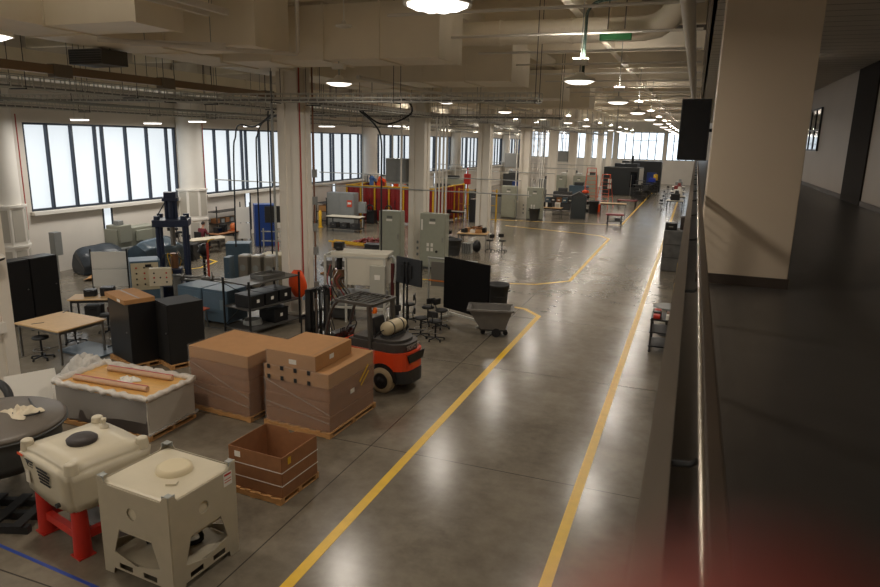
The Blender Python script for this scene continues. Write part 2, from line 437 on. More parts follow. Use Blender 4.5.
# red pipes and conduits on columns
def pipe(name, pts, r, m, label, cat='pipe', n=8):
    return tag(MB().tube(pts, r, n).build(name, m), label, cat)
pipe('red_conduit', [(-13.93, 9.6, 9.9), (-13.93, 9.55, 2.0), (-13.93, 9.55, 1.95)], .018, REDP, 'red conduit running down the left edge column', 'conduit')
t = thing('junction_box', 'small white box on the left edge column below a red conduit', 'box', (-13.9, 9.72, 1.75))
RB((0,0,0), (.12,.2,.24), .01).build('housing', PAPER, t); MB().tube([(0,-.1,0),(0,-.5,-.02)], .02, 6).build('spout', GREY, t)
t = thing('dome_camera', 'white dome fixture with a black underside on the left edge column', 'camera', (-13.7, 9.6, 3.35))
MB().lathe([(.06,.1),(.2,.06),(.24,0)], n=20).build('housing', PAPER, t); MB().lathe([(.24,0),(.22,-.05),(.1,-.09)], n=20).build('dome', BLACK, t); B((-.14,0,.12),(.25,.08,.06)).build('bracket', PAPER, t)
pipe('red_pipe', [(-12.06, 19.05, 9.9), (-12.06, 19.05, 1.3)], .024, REDP, 'red pipe on the column beside the orange bag')
t = thing('conduit', 'brown conduit with junction boxes right of the column beside the orange bag', 'conduit', (-11.85, 19.5, 0))
MB().tube([(0,0,9.9),(0,0,.4)], .03, 8).build('tube', mat('brown_conduit', (122, 84, 62), .5, .3), t)
for z in (1.0, 2.2, 3.0, 3.9, 4.8): B((.04,-.02,z), (.14,.1,.26)).build('junction_box', GREY, t)
for k, c in enumerate(COLY[3:6]):
    pipe('red_riser', [(-24.74, c+.36, 6.6), (-24.74, c+.36, 2.1)], .022, REDP, 'red riser pipe beside the round wall column ' + ['at the left edge of the hall', 'left of the blue cabinet', 'behind the grey cabinet row'][k])
for k, (yy) in enumerate((19.4,)):
    pipe('steel_pipe', [(-13.0, 18.9, 9.8), (-13.0, 18.9, .2)], .04, GALV, 'grey pipe on the left side of the column beside the orange bag')

# ---------------------------------------------------------------- overhead services
def duct(x0, x1, y0, y1, z0, z1, label, seams=1.5, along='X'):
    t = thing('air_duct', label, 'duct', ((x0+x1)/2, (y0+y1)/2, z0), 0, 'rectangular air ducts')
    h = z1-z0; dx, dy = x1-x0, y1-y0
    B((0,0,h/2), (dx, dy, h)).build('casing', DUCT, t)
    L = dx if along == 'X' else dy; n = max(1, int(L/seams))
    for i in range(n+1):
        p = -L/2+L*i/n
        d = (.05, dy+.06, h+.06) if along == 'X' else (dx+.06, .05, h+.06)
        B((p,0,h/2) if along == 'X' else (0,p,h/2), d).build('flange', DUCT, t)
    for i in (.25, .75):
        for s in (-.5, .5):
            q = (-dx/2+dx*i, s*dy*.96) if along == 'X' else (s*dx*.96, -dy/2+dy*i)
            C((q[0],q[1],h), (q[0],q[1],ZC-z0), .012, n=5).build('hanger', GALV, t)
    return t
duct(-12.2, -5.95, 15.5, 17.1, 7.9, 9.2, 'large beige duct overhead, its open end above the black drafting stools')
duct(-12.2, -5.9, 22.0, 24.4, 7.9, 9.1, 'beige duct overhead, second from the camera, ending above the yellow stripe corner')
duct(-12.2, -5.9, 30.6, 32.6, 7.9, 9.1, 'beige duct overhead, third from the camera, ending over the aisle side')
duct(-12.2, -5.9, 39.0, 41.0, 7.9, 9.1, 'beige duct overhead, fourth from the camera, far above the aisle side')
duct(-12.2, -9.6, 13.4, 14.7, 8.0, 9.3, 'short beige duct overhead left of the large duct end')
duct(-12.2, -9.9, 10.2, 11.4, 8.0, 9.2, 'short beige duct overhead nearest the camera on the left')
duct(-14.0, -12.2, -4, 60, 8.0, 9.0, 'long beige main duct running over the middle column row', 3., 'Y')
duct(-23.4, -21.8, -4, 60, 7.8, 8.7, 'long beige duct running near the window wall overhead', 3., 'Y')
t = thing('round_duct', 'beige round duct crossing overhead, bending up at its right end', 'duct', (0, 18.2, 8.8))
MB().tube([(-6.4,0,0),(-1.5,0,0)]+[(-1.5+.8*math.sin(a),0,.8*(1-math.cos(a))) for a in (R(22),R(45),R(68),R(90))]+[(-.7,0,1.0)], .3, 20).build('tube', DUCT, t)
for xx in (-3.3,-5.2): MB().lathe([(.33,-.03),(.33,.03)], n=20, M=Matrix.Translation((xx,0,0)) @ Matrix.Rotation(R(90),4,'Y')).build('joint_band', DUCT, t)
pipe('white_pipe', [(-.34, -4, 8.1), (-.34, 75, 8.1)], .115, WHITE, 'thick white pipe running overhead along the mezzanine edge', n=14)
for k in range(22):
    yy = 13.2+3.1*k
    pipe('cross_conduit', [(-6.2, yy, 8.45), (-.12, yy, 8.45)], .032, WHITE, 'thin white cross conduit overhead right of the ducts, %s' % ('nearest to the camera' if k == 0 else 'number %d counting away from the camera' % (k+1)), 'conduit', 6)['group'] = 'cross conduits over the aisle'
for k in range(20):
    yy = 4.+5.45*k
    if yy < YF: struct('trim_%d' % (10+k), B((-12.7, yy, 9.6), (25.2, .28, .8)), DECK)
for k, x in enumerate((-18.6, -10., -6.4, -3.2)): struct('trim_%d' % (40+k), B((x, 50, 9.4), (.22, 116, .36)), DECK)
struct('trim_4', MB().box((-.95, 50, 9.9), (1.7, 116, .15)), mat('deck_shade_paint', (58, 52, 46), .7), 'roof strip coloured dark for the shade beside the mezzanine bulkhead')  # dark colour stands in for the unlit part of the roof

def tray(x0, y0, x1, y1, z, w, h, label, step=.3):
    t = thing('cable_tray', label, 'cable tray', (x0, y0, z), math.atan2(y1-y0, x1-x0), 'wire basket cable trays')
    L = math.hypot(x1-x0, y1-y0); mb = MB()
    for s in (-w/2, w/2):
        for zz in (0, h/2, h): mb.bar((0,s,zz), (L,s,zz), .022)
    n = int(L/step)
    for i in range(n+1):
        p = L*i/n
        mb.bar((p,-w/2,0), (p,w/2,0), .018).bar((p,-w/2,0), (p,-w/2,h), .022).bar((p,w/2,0), (p,w/2,h), .022)
    mb.build('basket', mat('tray_wire', (186, 184, 174), .5), t)
    cb = MB(); rr = random.Random(int(abs(x0*7+y0)))
    for k in range(5):
        pts = []; m = max(4, int(L/3))
        for i in range(m+1): pts.append((L*i/m, -w/2+.06+(w-.12)*(k+.5)/5+rr.uniform(-.03,.03), .03+rr.uniform(0,.03)))
        cb.tube(pts, rr.uniform(.012,.022), 5)
    cb.build('cable_bundle', mat('grey_cables', (120,118,114), .6), t)
    m = max(2, int(L/3.5))
    for i in range(m+1):
        hg = MB(); p = L*(i+.02)/(m+.04)
        for s in (-w/2-.02, w/2+.02): hg.cyl((p,s,-.02), (p,s,ZC-z), .01, n=5)
        hg.bar((p,-w/2-.04,-.02),(p,w/2+.04,-.02),.03).build('hanger', DARK, t)
tray(-24.5, 18.0, -4.0, 18.0, 7.0, .45, .24, 'wire cable tray crossing the hall in front of the column beside the orange bag')
tray(-15.7, -2, -15.7, 90, 7.0, .5, .3, 'wire cable tray running lengthwise left of the middle columns')
tray(-21.5, -2, -21.5, 90, 6.72, .5, .26, 'wire cable tray running lengthwise nearest the windows')
tray(-11.2, 18.4, -11.2, 90, 6.95, .45, .16, 'wire cable tray running lengthwise right of the middle columns')
tray(-24.0, 29.2, -5.5, 29.2, 6.95, .45, .16, 'wire cable tray crossing the hall at the nearest grey green cabinets')
tray(-24.0, 51.0, -5.5, 51.0, 6.95, .45, .16, 'wire cable tray crossing the hall at the farther grey green cabinets')
t = thing('bus_duct', 'bronze bus duct with plug boxes running lengthwise overhead at the left', 'bus duct', (-14.6, 0, 7.42))
B((0, 40, 0), (.16, 90, .2)).build('housing', mat('bronze_bus', (140, 116, 88), .4, .4), t)
for yy in (9, 12.5, 16, 21, 27, 34): B((0, yy, -.02), (.24, .5, .3)).build('plug_box', mat('grey_brown', (120,108,92), .5), t)
for yy in range(2, 84, 4): C((0,yy,.1), (0,yy,2.58), .012, n=5).build('hanger_rod', DARK, t)
pipe('long_pipe', [(-17.2, -2, 7.6), (-17.2, 95, 7.6)], .06, WHITE, 'white pipe running lengthwise overhead beside the bus duct')
pipe('long_pipe', [(-9.4, 18, 7.7), (-9.4, 100, 7.7)], .06, WHITE, 'white pipe running lengthwise overhead right of the middle columns')
pipe('long_pipe', [(-19.4, -2, 6.9), (-19.4, 95, 6.9)], .05, GALV, 'grey pipe running lengthwise overhead between the two left trays')
pipe('sprinkler_pipe', [(-9.1, 14.4-.02, 9.9), (-9.1, 14.38, 7.95), (-9.14, 14.36, 7.9), (-9.2, 14.35, 7.9), (-12.1, 14.35-3.0, 7.9)], .05, WHITE, 'white pipe dropping from the roof with an elbow left of the large duct')
pipe('curved_conduit', poly_smooth([(-2.6, 16.0, 7.5), (-2.6, 16.0, 8.5), (-2.55, 16.1, 8.95), (-2.1, 16.3, 9.15), (-.3, 16.6, 9.2)], 5), .035, DGREEN, 'dark conduit curving up from the hi-bay lamp to the right', 'conduit')
t = thing('green_junction', 'green junction bar hanging below the round duct', 'fitting', (-2.1, 17.4, 8.62))
RB((0,0,-.1), (.75,.18,.2), .02).build('bar', mat('green_fitting', (40,120,66), .5), t); MB().cyl((-.2,0,.06),(-.2,0,1.3),.012).cyl((.2,0,.06),(.2,0,1.3),.012).build('hanger_rod', DARK, t)
t = thing('pendant_antenna', 'small white disc hanging on a rod left of the nearest lamp', 'fixture', (-7.0, 12.8, 8.2))
MB().lathe([(.03,.12),(.05,.05),(.17,.03),(.17,0),(.06,-.03)], n=20).build('disc', PAPER, t); C((0,0,.1),(0,0,1.75),.012).build('rod', PAPER, t)
t = thing('heater_unit', 'dark grey unit hung overhead at the upper left', 'unit heater', (-14.2, 13.3, 7.78))
RB((0,0,.0),(1.1,.8,.36),.02).build('casing', mat('dark_grey_unit',(76,72,66),.5), t)
sl = MB()
for i in range(6): sl.box((0,-.405,-.14+.055*i),(1.0,.02,.025))
sl.build('louvre', DARK, t); MB().cyl((-.4,0,.17),(-.4,0,.23),.012).cyl((.4,0,.17),(.4,0,.23),.012).build('hanger_rod', DARK, t)
def coil(label, c, r):
    pts = [(c[0]+r*math.cos(a)*.9, c[1]+.02*a, c[2]+r*math.sin(a)) for a in [i*.35 for i in range(40)]]
    pipe('cable_coil', pts, .022, GALV, label, 'cable')
coil('grey cable coil hanging at the tray in the upper left corner', (-15.3, 10.0, 6.95), .33)

# ---------------------------------------------------------------- hi-bay lamps
LAMP = mat('lamp_diffuser', (255, 244, 224), .5, emit=(255, 244, 230), estr=2.5); glow_only(LAMP)
LH = 7.35
proto = None
rows = [(-2.65, 'above the aisle'), (-8.85, 'right of the middle columns'), (-15.0, 'left of the middle columns'), (-20.9, 'nearest the windows')]
for x, rn in rows:
    for k, yy in enumerate([-1.5, 6.85, 15.9, 24., 32.2, 40.8, 49.4, 58, 66.6, 75.2, 83.8, 92.4, 101.]):
        if x < -12 and -1 < yy < 45: continue
        lab = 'round white hi-bay lamp in the row %s, %s' % (rn, 'behind the camera' if k == 0 else 'nearest in view' if k == 1 else '%s away' % ORD[k-1])
        if proto is None:
            proto = thing('bay_lamp', lab, 'ceiling lamp', (x, yy, LH), 0, 'round hi-bay lamps')
            MB().lathe([(.08,.2),(.14,.12),(.34,.07),(.36,.03),(.36,.0)], n=28).build('housing', PAPER, proto)
            def dome(u, v):
                th = 2*PI*u; r = .34*(1-.07*abs(math.sin(4*th))*v)*v
                return (r*math.cos(th), r*math.sin(th), -.065*(1-v**3)-.012*math.cos(8*th)*v*(1-v)*2)
            mb = MB().sheet(dome, 32, 3)
            mb.build('diffuser', LAMP, proto)
            lamp('lamp_light', 'AREA', proto, (0,0,-.085), 94., (255, 244, 230), shape='DISK', size=.66)
            RB((0,0,.42), (.34,.16,.14), .01).build('driver_box', PAPER, proto)
            MB().cyl((0,0,.2),(0,0,.36),.02).cyl((0,0,.48),(0,0,ZC-LH),.012).build('pendant_rod', GALV, proto)
            B((0,0,.494), (.32,.145,.008)).build('ceiling_fill_plate', mat('ceiling_fill_plate', (255,244,224), .5, emit=(255,244,230), estr=170.), proto)  # added glowing plate, hidden from below, that brightens the ceiling
        else:
            o = copy_tree(proto, (x-1.2 if k == 1 and x < -5 else x, yy+.55 if k == 1 and x < -5 else yy, LH), 0, lab)
            if rn.startswith('right') and k in (2, 3, 4, 5):       # these hang straight from a duct
                for ch in list(o.children):
                    if ch.name.startswith(('pendant_rod','ceiling_fill_plate')): bpy.data.objects.remove(ch)
                MB().cyl((0,0,.2),(0,0,.36),.02).cyl((0,0,.48),(0,0,.55),.012).build('pendant_rod', GALV, o)

proto = None
STRIP = mat('strip_diffuser', (255, 246, 232), .5, emit=(255, 250, 242), estr=2.5); glow_only(STRIP)
for k, (x, yy, z) in enumerate([(-22.6, 20.0, 6.42), (-22.8, 24.0, 6.40), (-22.2, 26.2, 6.55), (-22.8, 31.2, 6.45), (-21.2, 36.5, 6.6), (-22.6, 9., 6.5), (-22.6, 2., 6.5), (-17.0, 37.5, 6.7), (-18.4, 44.5, 6.6), (-16.2, 9.0, 7.2), (-16.2, 1.5, 7.2)]):
    lab = 'long white strip lamp near the window wall, ' + ['at the left edge column', 'over the tarped machines', 'left of the second round column', 'right of the second round column', 'over the loaded shelving', 'left of the view', 'left of the view, nearer', 'over the tall workbench', 'over the red booth', 'over the tall black cupboards', 'over the round tank'][k]
    if proto is None:
        proto = thing('strip_lamp', lab, 'ceiling lamp', (x, yy, z), R(-20), 'strip lamps near the windows')
        RB((0,0,.05), (1.3,.24,.06), .01).build('housing', PAPER, proto); RB((0,0,.0), (1.26,.2,.05), .015).build('diffuser', STRIP, proto); lamp('lamp_light', 'AREA', proto, (0,0,-.03), 105., (255, 250, 242), shape='RECTANGLE', size=1.26, size_y=.2)
        o = proto
    else:
        o = copy_tree(proto, (x, yy, z), R(-20), lab)
        for ch in list(o.children):
            if ch.name.startswith('suspension'): bpy.data.objects.remove(ch)
    top = (7.8 if -23.3 < x < -21.9 else ZC-.02)-z
    for sx in (-.5,.5): C((sx,0,.08),(sx,0,top),.008,n=5).build('suspension_wire', GALV, o)
for k, (x, yy) in enumerate([(2.3,-4.),(2.3,1.),(2.3,5.),(2.2,21.),(2.2,29.),(2.3,38.),(2.3,47.)]):  # globes added out of view to brighten the mezzanine
    t = thing('fill_globe', 'unseen added globe lamp under the mezzanine ceiling, ' + ['behind the camera','right above the camera side','between camera and broad column','nearest beyond the broad column','second beyond the broad column','third beyond the broad column','farthest beyond the broad column'][k], 'ceiling lamp', (x, yy, 8.36), 0, 'added mezzanine globe lamps')
    MB().lathe([(.16,0),(.18,.03),(.18,.04)], n=20).build('trim_ring', PAPER, t); MB().sph((0,0,-.22), .13, 16, 10).build('diffuser', mat('globe_diffuser',(255,240,220),.5,emit=(255,240,222),estr=2.), t); glow_only(_M['globe_diffuser']); lamp('lamp_light', 'POINT', t, (0,0,-.22), 17., (255,240,222), shadow_soft_size=.135); C((0,0,-.1),(0,0,.03),.03).build('stem', PAPER, t)

for (a, b, lab) in (((-12.05,12.2,7.95),(-10.2,13.1,7.95),'short white strut overhead, left of the ducts'),((-9.4,8.6,8.35),(-9.4,11.6,8.35),'white strut channel overhead near the upper left lamp'),((-8.95,8.6,8.35),(-8.95,11.6,8.35),'second white strut channel overhead, right of its twin')):
    t = thing('strut_channel', lab, 'strut', a)
    d = Vector(b)-Vector(a)
    MB().bar((0,0,0), d, .1, .12).build('channel', WHITE, t)
    for q in (.15, .85): C(d*q+Vector((0,0,.05)), d*q+Vector((0,0,ZC-a[2])), .01, n=5).build('hanger_rod', GALV, t)
# ================================================================== FOREGROUND
def side(k, w, d):      # frame of side k (0 = -Y, 1 = +X, 2 = +Y, 3 = -X); local x along the side, y up, z outwards
    dist = d/2 if k % 2 == 0 else w/2
    return Matrix.Rotation(PI/2*k, 4, 'Z') @ Matrix.Translation((0, -dist, 0)) @ Matrix.Rotation(VERT, 4, 'X')

def pallet(x, y, w, d, label, rz=0, slats=7):
    t = thing('wooden_pallet', label, 'pallet', (x, y, 0), rz, 'wooden pallets')
    for s in (-1, 0, 1): B((0, s*(d/2-.05), .055), (w, .09, .09)).build('stringer', PALLET, t)
    for s in (-1, 0, 1): B((s*(w/2-.06), 0, .006), (.1, d, .012)).build('bottom_board', PALLET, t)
    for i in range(slats):
        px = -w/2+.05+(w-.1)*i/(slats-1)
        B((px, 0, .11), (.1, d, .02)).build('deck_board', PALLET, t)
    return t

# beige tote with the metal shell
t = thing('shell_tote', 'beige tote in a metal shell with round portholes and bottom windows, nearest the camera', 'tote', (-6.47, 6.61, 0), R(-5))
w, d, H = 1.32, 1.2, 1.46
for k in range(4):
    a = (w if k % 2 == 0 else d)/2
    outer = [(-a,0),(-a+.17,0),(-a+.19,.1),(a-.19,.1),(a-.17,0),(a,0),(a,H),(a-.09,H-.02),(a-.14,H-.1),(-a+.14,H-.1),(-a+.09,H-.02),(-a,H)]
    u = a/.66
    holes = [[(-.43*u,.36),(-.02,.25),(.43*u,.36),(.3*u,.74),(-.3*u,.74)], circ(-.03*u, 1.04, .09),
             [(-.36*u,.125),(-.1*u,.125),(-.1*u,.21),(-.36*u,.21)], [(.1*u,.125),(.36*u,.125),(.36*u,.21),(.1*u,.21)]]
    MB().plate(outer, .012, side(k, w, d), holes).build('shell_panel', BONE, t)
RB((0,0,1.02), (w-.03, d-.03, .7), .05).build('inner_tank', POLY, t)
mb = MB().lathe([(.25,0),(.24,.07),(.2,.085)], (.02,.1,1.365), 28); mb.build('lid', mat('cream_lid', (212,198,164), .5), t)
B((.3,-.2,1.385), (.14,.1,.03), R(30)).build('vent_plate', POLY, t)
for sx in (-1,1):
    for sy in (-1,1):
        MB().box((sx*(w/2-.055),sy*(d/2-.005),H-.035), (.12,.012,.07)).box((sx*(w/2-.005),sy*(d/2-.055),H-.035), (.012,.12,.07)).box((sx*(w/2-.05),sy*(d/2-.05),H-.01), (.09,.09,.012)).build('corner_bracket', GALV, t)
o = B((w/2+.016, .44, 1.24), (.004, .16, .2)).build('sticker', PAPER, t)
MB().box((w/2+.019,.44,1.31), (.002,.13,.03)).box((w/2+.019,.44,1.24), (.002,.13,.012)).box((w/2+.019,.44,1.2), (.002,.13,.012)).build('print', RED, o)
MB().tube(poly_smooth([(-.3,-.2,.3),(-.1,.05,.42),(.15,.0,.3),(.3,.25,.28),(.1,.3,.5)],5), .035, 8).build('drain_hose', DARK, t)
RB((.25,-.1,.4), (.16,.2,.28), .03).build('drain_valve', CHAR, t)
B((0,0,.225), (w-.1,d-.1,.03)).build('bottom_tray', BONE, t)

# white tote on the red stand
t = thing('stand_tote', 'white plastic tote with black lid on a red four-legged stand', 'tote', (-8.15, 6.75, 0), R(-14))
for sx in (-1,1):
    for sy in (-1,1):
        MB().cyl((sx*.52,sy*.44,0),(sx*.52,sy*.44,.84),.125,.105,20).box((sx*.52,sy*.44,.01), (.25,.25,.02)).build('leg', RED, t)
MB().box((0,-.44,.3), (1.0,.1,.12)).box((0,.44,.3), (1.0,.1,.12)).box((-.52,0,.3), (.1,.8,.12)).box((.52,0,.3), (.1,.8,.12)).build('cross_frame', RED, t)
MB().box((0,0,.24), (1.0,.3,.05)).build('catch_tray', GREY, t)
def tank_pt(u, v):
    return None
tw, td = 1.5, 1.3
bm = bmesh.new(); bmesh.ops.create_cube(bm, size=1)
bmesh.ops.scale(bm, vec=(tw,td,.72), verts=bm.verts)
for v_ in bm.verts:
    if v_.co.z < 0: v_.co.x *= .88; v_.co.y *= .88; v_.co.z += .0
bmesh.ops.subdivide_edges(bm, edges=list(bm.edges), cuts=3, use_grid_fill=True)
for v_ in bm.verts:
    if v_.co.z > .35: v_.co.z += .09*(1-(2*v_.co.x/tw)**2)*(1-.6*(2*v_.co.y/td)**2)
    if v_.co.z < -.35: v_.co.z -= .1*(1-abs(2*v_.co.x/tw/.88))
bmesh.ops.bevel(bm, geom=[e for e in bm.edges if len(e.link_faces) == 2 and e.calc_face_angle(0) > .9], offset=.07, segments=3, affect='EDGES')
bm.verts.index_update(); mb = MB(); mb._add([v_.co+Vector((0,0,1.06)) for v_ in bm.verts], [[v_.index for v_ in f.verts] for f in bm.faces], True); bm.free()
mb.build('tank', POLY, t)
for sx in (-1,1):
    for sy in (-1,1):
        MB().cyl((sx*(tw/2-.12),sy*(td/2-.12),1.36), (sx*(tw/2-.12),sy*(td/2-.12),1.5), .1, .085, 18).sph((sx*(tw/2-.12),sy*(td/2-.12),1.5), (.085,.085,.035)).build('lifting_ear', POLY, t)
MB().lathe([(.21,0),(.215,.05),(.17,.085),(.05,.095)], (.02,-.05,1.495), 28).build('lid', mat('black_lid', (52,44,40), .55), t, 'round black lid')
MB().lathe([(.07,0),(.07,.06),(.03,.07),(.03,.12),(.04,.13),(.04,.17),(.01,.18)], (-.22,.42,1.46), 16).build('vent_valve', POLY, t)
fy = -td/2*.965-.012
def mark(x, z, w_, h_): return B((x, fy-.004*(z-1.06)*0-(.012 if z > 1.2 else -.012), z), (w_, .004, h_), rx=-R(5.5))
lg = MB(); lg.box((-.34, fy-.02, 1.31), (.24,.006,.018)); lg.plate([(-.44,1.29),(-.34,1.29),(-.39,1.23)], .006, Matrix.Translation((0,fy-.014,0)) @ Matrix.Rotation(VERT,4,'X')); lg.box((-.28, fy-.016, 1.265), (.1,.006,.02)); lg.box((-.33, fy-.014, 1.22), (.16,.006,.008))
lg.build('logo_mark', INK, t)
rr = random.Random(5)
for i in range(5):
    mb = MB(); xx = -.13
    while xx < (.2 if i < 3 else .12):
        l = rr.uniform(.03,.08); mb.box((xx+l/2, fy-.02+.008*i, 1.27-.058*i), (l,.006,.03)); xx += l+.014
    mb.build('printed_line', INK, t)
B((-.62, fy-.015, 1.33), (.16,.008,.035)).build('orange_tag', ORANGE, t); B((-.5, fy+.01, 1.0), (.12,.006,.2)).build('sight_plate', mat('pale_label', (214,206,190), .5), t)
C((.42, fy, .86), (.42, fy-.05, .86), .035).build('drain_plug', CHAR, t)

# dark round tank
t = thing('round_tank', 'large round dark grey lidded tank at the left edge behind the white tote', 'tank', (-10.45, 7.0, 0))
TG = mat('tank_grey', (66, 68, 66), .5, var=.06)
MB().lathe([(.55,.5),(.86,.62),(.95,.8),(.96,1.22)], n=40).build('body', TG, t)
MB().lathe([(1.02,1.22),(1.05,1.25),(1.05,1.29),(.98,1.33),(.4,1.4),(.05,1.41)], n=40).build('lid', mat('tank_lid', (96,88,78), .45, var=.05), t)
MB().lathe([(1.0,1.2),(1.07,1.21),(1.07,1.24),(1.0,1.25)], n=40).build('rim', TG, t)
for i in range(4):
    a = PI/4+PI/2*i
    C((.7*math.cos(a),.7*math.sin(a),.0), (.7*math.cos(a),.7*math.sin(a),.66), .055).build('leg', TG, t)
MB().box((.6,-.75,.87), (.2,.03,.2), R(38)).build('white_label', PAPER, t)
MB().box((.97,.1,1.0), (.06,.12,.2)).build('latch', GREY, t)
t = thing('skid_frame', 'black steel skid on the floor under the round tank', 'skid', (-9.75, 6.3, 0), R(20))
for y in (-.28, .1, .48): B((0,y,.06), (1.5,.1,.12)).build('beam', DARK, t)
for x in (-.6,-.2,.2,.6): B((x,.1,.14), (.16,.95,.035)).build('slat', DARK, t)
def rag(loc, w, d, h, label, m=PAPER, seed=1, name='crumpled_cloth', cat='cloth'):
    rr = random.Random(seed); ph = [rr.uniform(0,6) for _ in range(8)]
    def f(u, v):
        r = (1-max(abs(2*u-1),abs(2*v-1))**2)
        x = (u-.5)*w*(1+.25*math.sin(7*v+ph[0])); y = (v-.5)*d*(1+.25*math.sin(6*u+ph[1]))
        z = .012+h*max(0,r)*(.55+.3*math.sin(13*u+ph[2])*math.sin(11*v+ph[3])+.2*math.sin(23*u+17*v+ph[4]))
        return (x,y,z)
    mb = MB().sheet(f, 22, 22); mb.sheet(lambda u,v: (f(u,v)[0],f(u,v)[1],0.), 22, 22)
    o = mb.build(name, m); o.location = loc; return tag(o, label, cat)
rag((-10.15,7.25,1.385), .5,.4,.14, 'crumpled pale cloth lying on the dark round tank lid', mat('dirty_cloth',(206,194,170),.9), 3)
pipe('thin_cable', poly_smooth([(-10.3,7.2,1.41),(-10.05,7.1,1.41),(-9.85,7.25,1.40),(-9.9,7.4,1.40),(-10.2,7.52,1.40),(-10.6,7.75,1.37)],5), .014, DARK, 'thin dark cable curled beside the cloth on the round tank lid', 'cable')
rag((-11.95,8.3,0), 1.2,1.1,1.05, 'heap of white sacking left behind the round tank', mat('white_sacking',(214,206,194),.8), 8, 'white_sacking', 'sacking')
pipe('black_hose', poly_smooth([(-11.55,7.95,0.12),(-11.5,8.0,.6),(-11.6,8.1,1.15),(-11.9,8.15,1.32),(-12.15,8.2,1.1),(-12.4,8.3,.7),(-12.6,8.5,.1)],5), .075, BLACK, 'thick black hose arched over the white sacking', 'hose')

# crate
pallet(-10.82, 10.05, 2.5, 1.35, 'wooden pallet under the long film covered machine crate', slats=11)
t = thing('machine_crate', 'long film covered machine crate with a plywood top, behind the white totes', 'crate', (-10.82, 10.05, .125))
RB((0,0,.36), (2.44,1.3,.72), .01).build('core', mat('dark_core',(70,62,58),.5), t)
B((1.225,0,.38), (.02,1.32,.72)).build('end_panel', mat('grey_end',(186,180,168),.45,var=.03), t, 'plain grey end panel')
B((0,0,.74), (2.5,1.36,.035)).build('plywood_top', mat('crate_plywood',(212,164,92),.5,var=.12,scale=3,stretch=(1,9,1)), t)
def film(u, v): return (-1.25+2.5*u, -.69-.02*math.sin(17*u)-.03*v*math.sin(9*u+2), .74-.58*v-.12*v*math.sin(5*u+.7))
MB().sheet(film, 30, 8).build('hanging_film', FILM, t)
for (y0, r) in ((-.66,.06),(.66,.07)):
    MB().tube([(-1.25+.1*i, y0+.02*math.sin(2.1*i), .78+.02*math.sin(1.7*i)) for i in range(26)], [r*(.8+.35*abs(math.sin(1.3*i+y0))) for i in range(26)], 8).build('rolled_film', BUBBLE, t)
MB().tube([(1.24+.02*math.sin(2*i), -.66+.09*i, .77+.02*math.sin(1.9*i)) for i in range(15)], [.06*(.8+.4*abs(math.sin(1.3*i))) for i in range(15)], 8).build('rolled_film', BUBBLE, t)
MB().tube([(-1.24+.02*math.sin(2*i), -.66+.09*i, .77+.02*math.sin(1.9*i)) for i in range(15)], [.08*(.8+.4*abs(math.sin(1.7*i))) for i in range(15)], 8).build('rolled_film', BUBBLE, t)
MB().tube([(1.26+.03*math.sin(2*i), -.7+.1*i, .03+.02*math.sin(1.9*i)) for i in range(15)], .035, 6).build('rolled_film', FILM, t)
for (x0,y0,L,lab) in ((-10.85,9.72,1.9,'long wrapped tube with a red edge lying on the front of the crate top'),(-10.75,10.42,1.7,'long wrapped tube with a red edge lying on the back of the crate top')):
    q = thing('wrapped_tube', lab, 'tube', (x0,y0,.885), R(2))
    C((-L/2,0,.06),(L/2,0,.06),.058,n=14).build('tube', mat('tube_card',(196,160,128),.35), q)
    MB().bar((-L/2,.02,.116),(L/2,.02,.116),.03,.012).build('red_edge', mat('red_strip',(178,30,52),.4), q, 'red edge strip')
rag((-10.75,10.1,.885), .45,.3,.1, 'crumpled white cloth on the plywood crate top', PAPER, 12)
# white panel and bubble wrap
t = tag(B((0,0,.5), (.95,.05,1.0), 0, rx=R(-28)).build('foam_board', PAPER), 'plain white board leaning beside the crate, near the left edge column', 'board'); t.location = (-12.75,9.45,-.03); t.rotation_euler = (0,0,R(62))
rr = random.Random(4)
t = thing('bubble_wrap', 'loose pile of bubble wrap behind the crate', 'packing', (-13.45, 11.45, 0), R(-8))
for i in range(3):
    ph = rr.uniform(0,6); hh = .25+.18*i; ww = 1.7-.25*i
    MB().sheet(lambda u,v: ((u-.5)*ww, (v-.5)*(.95-.15*i), max(.01, (1-(2*u-1)**6)*(1-(2*v-1)**6)*(hh+.07*math.sin(15*u+ph)*math.sin(8*v)+.05*math.sin(31*u+9*v)))), 30, 16).build('layer', BUBBLE, t)

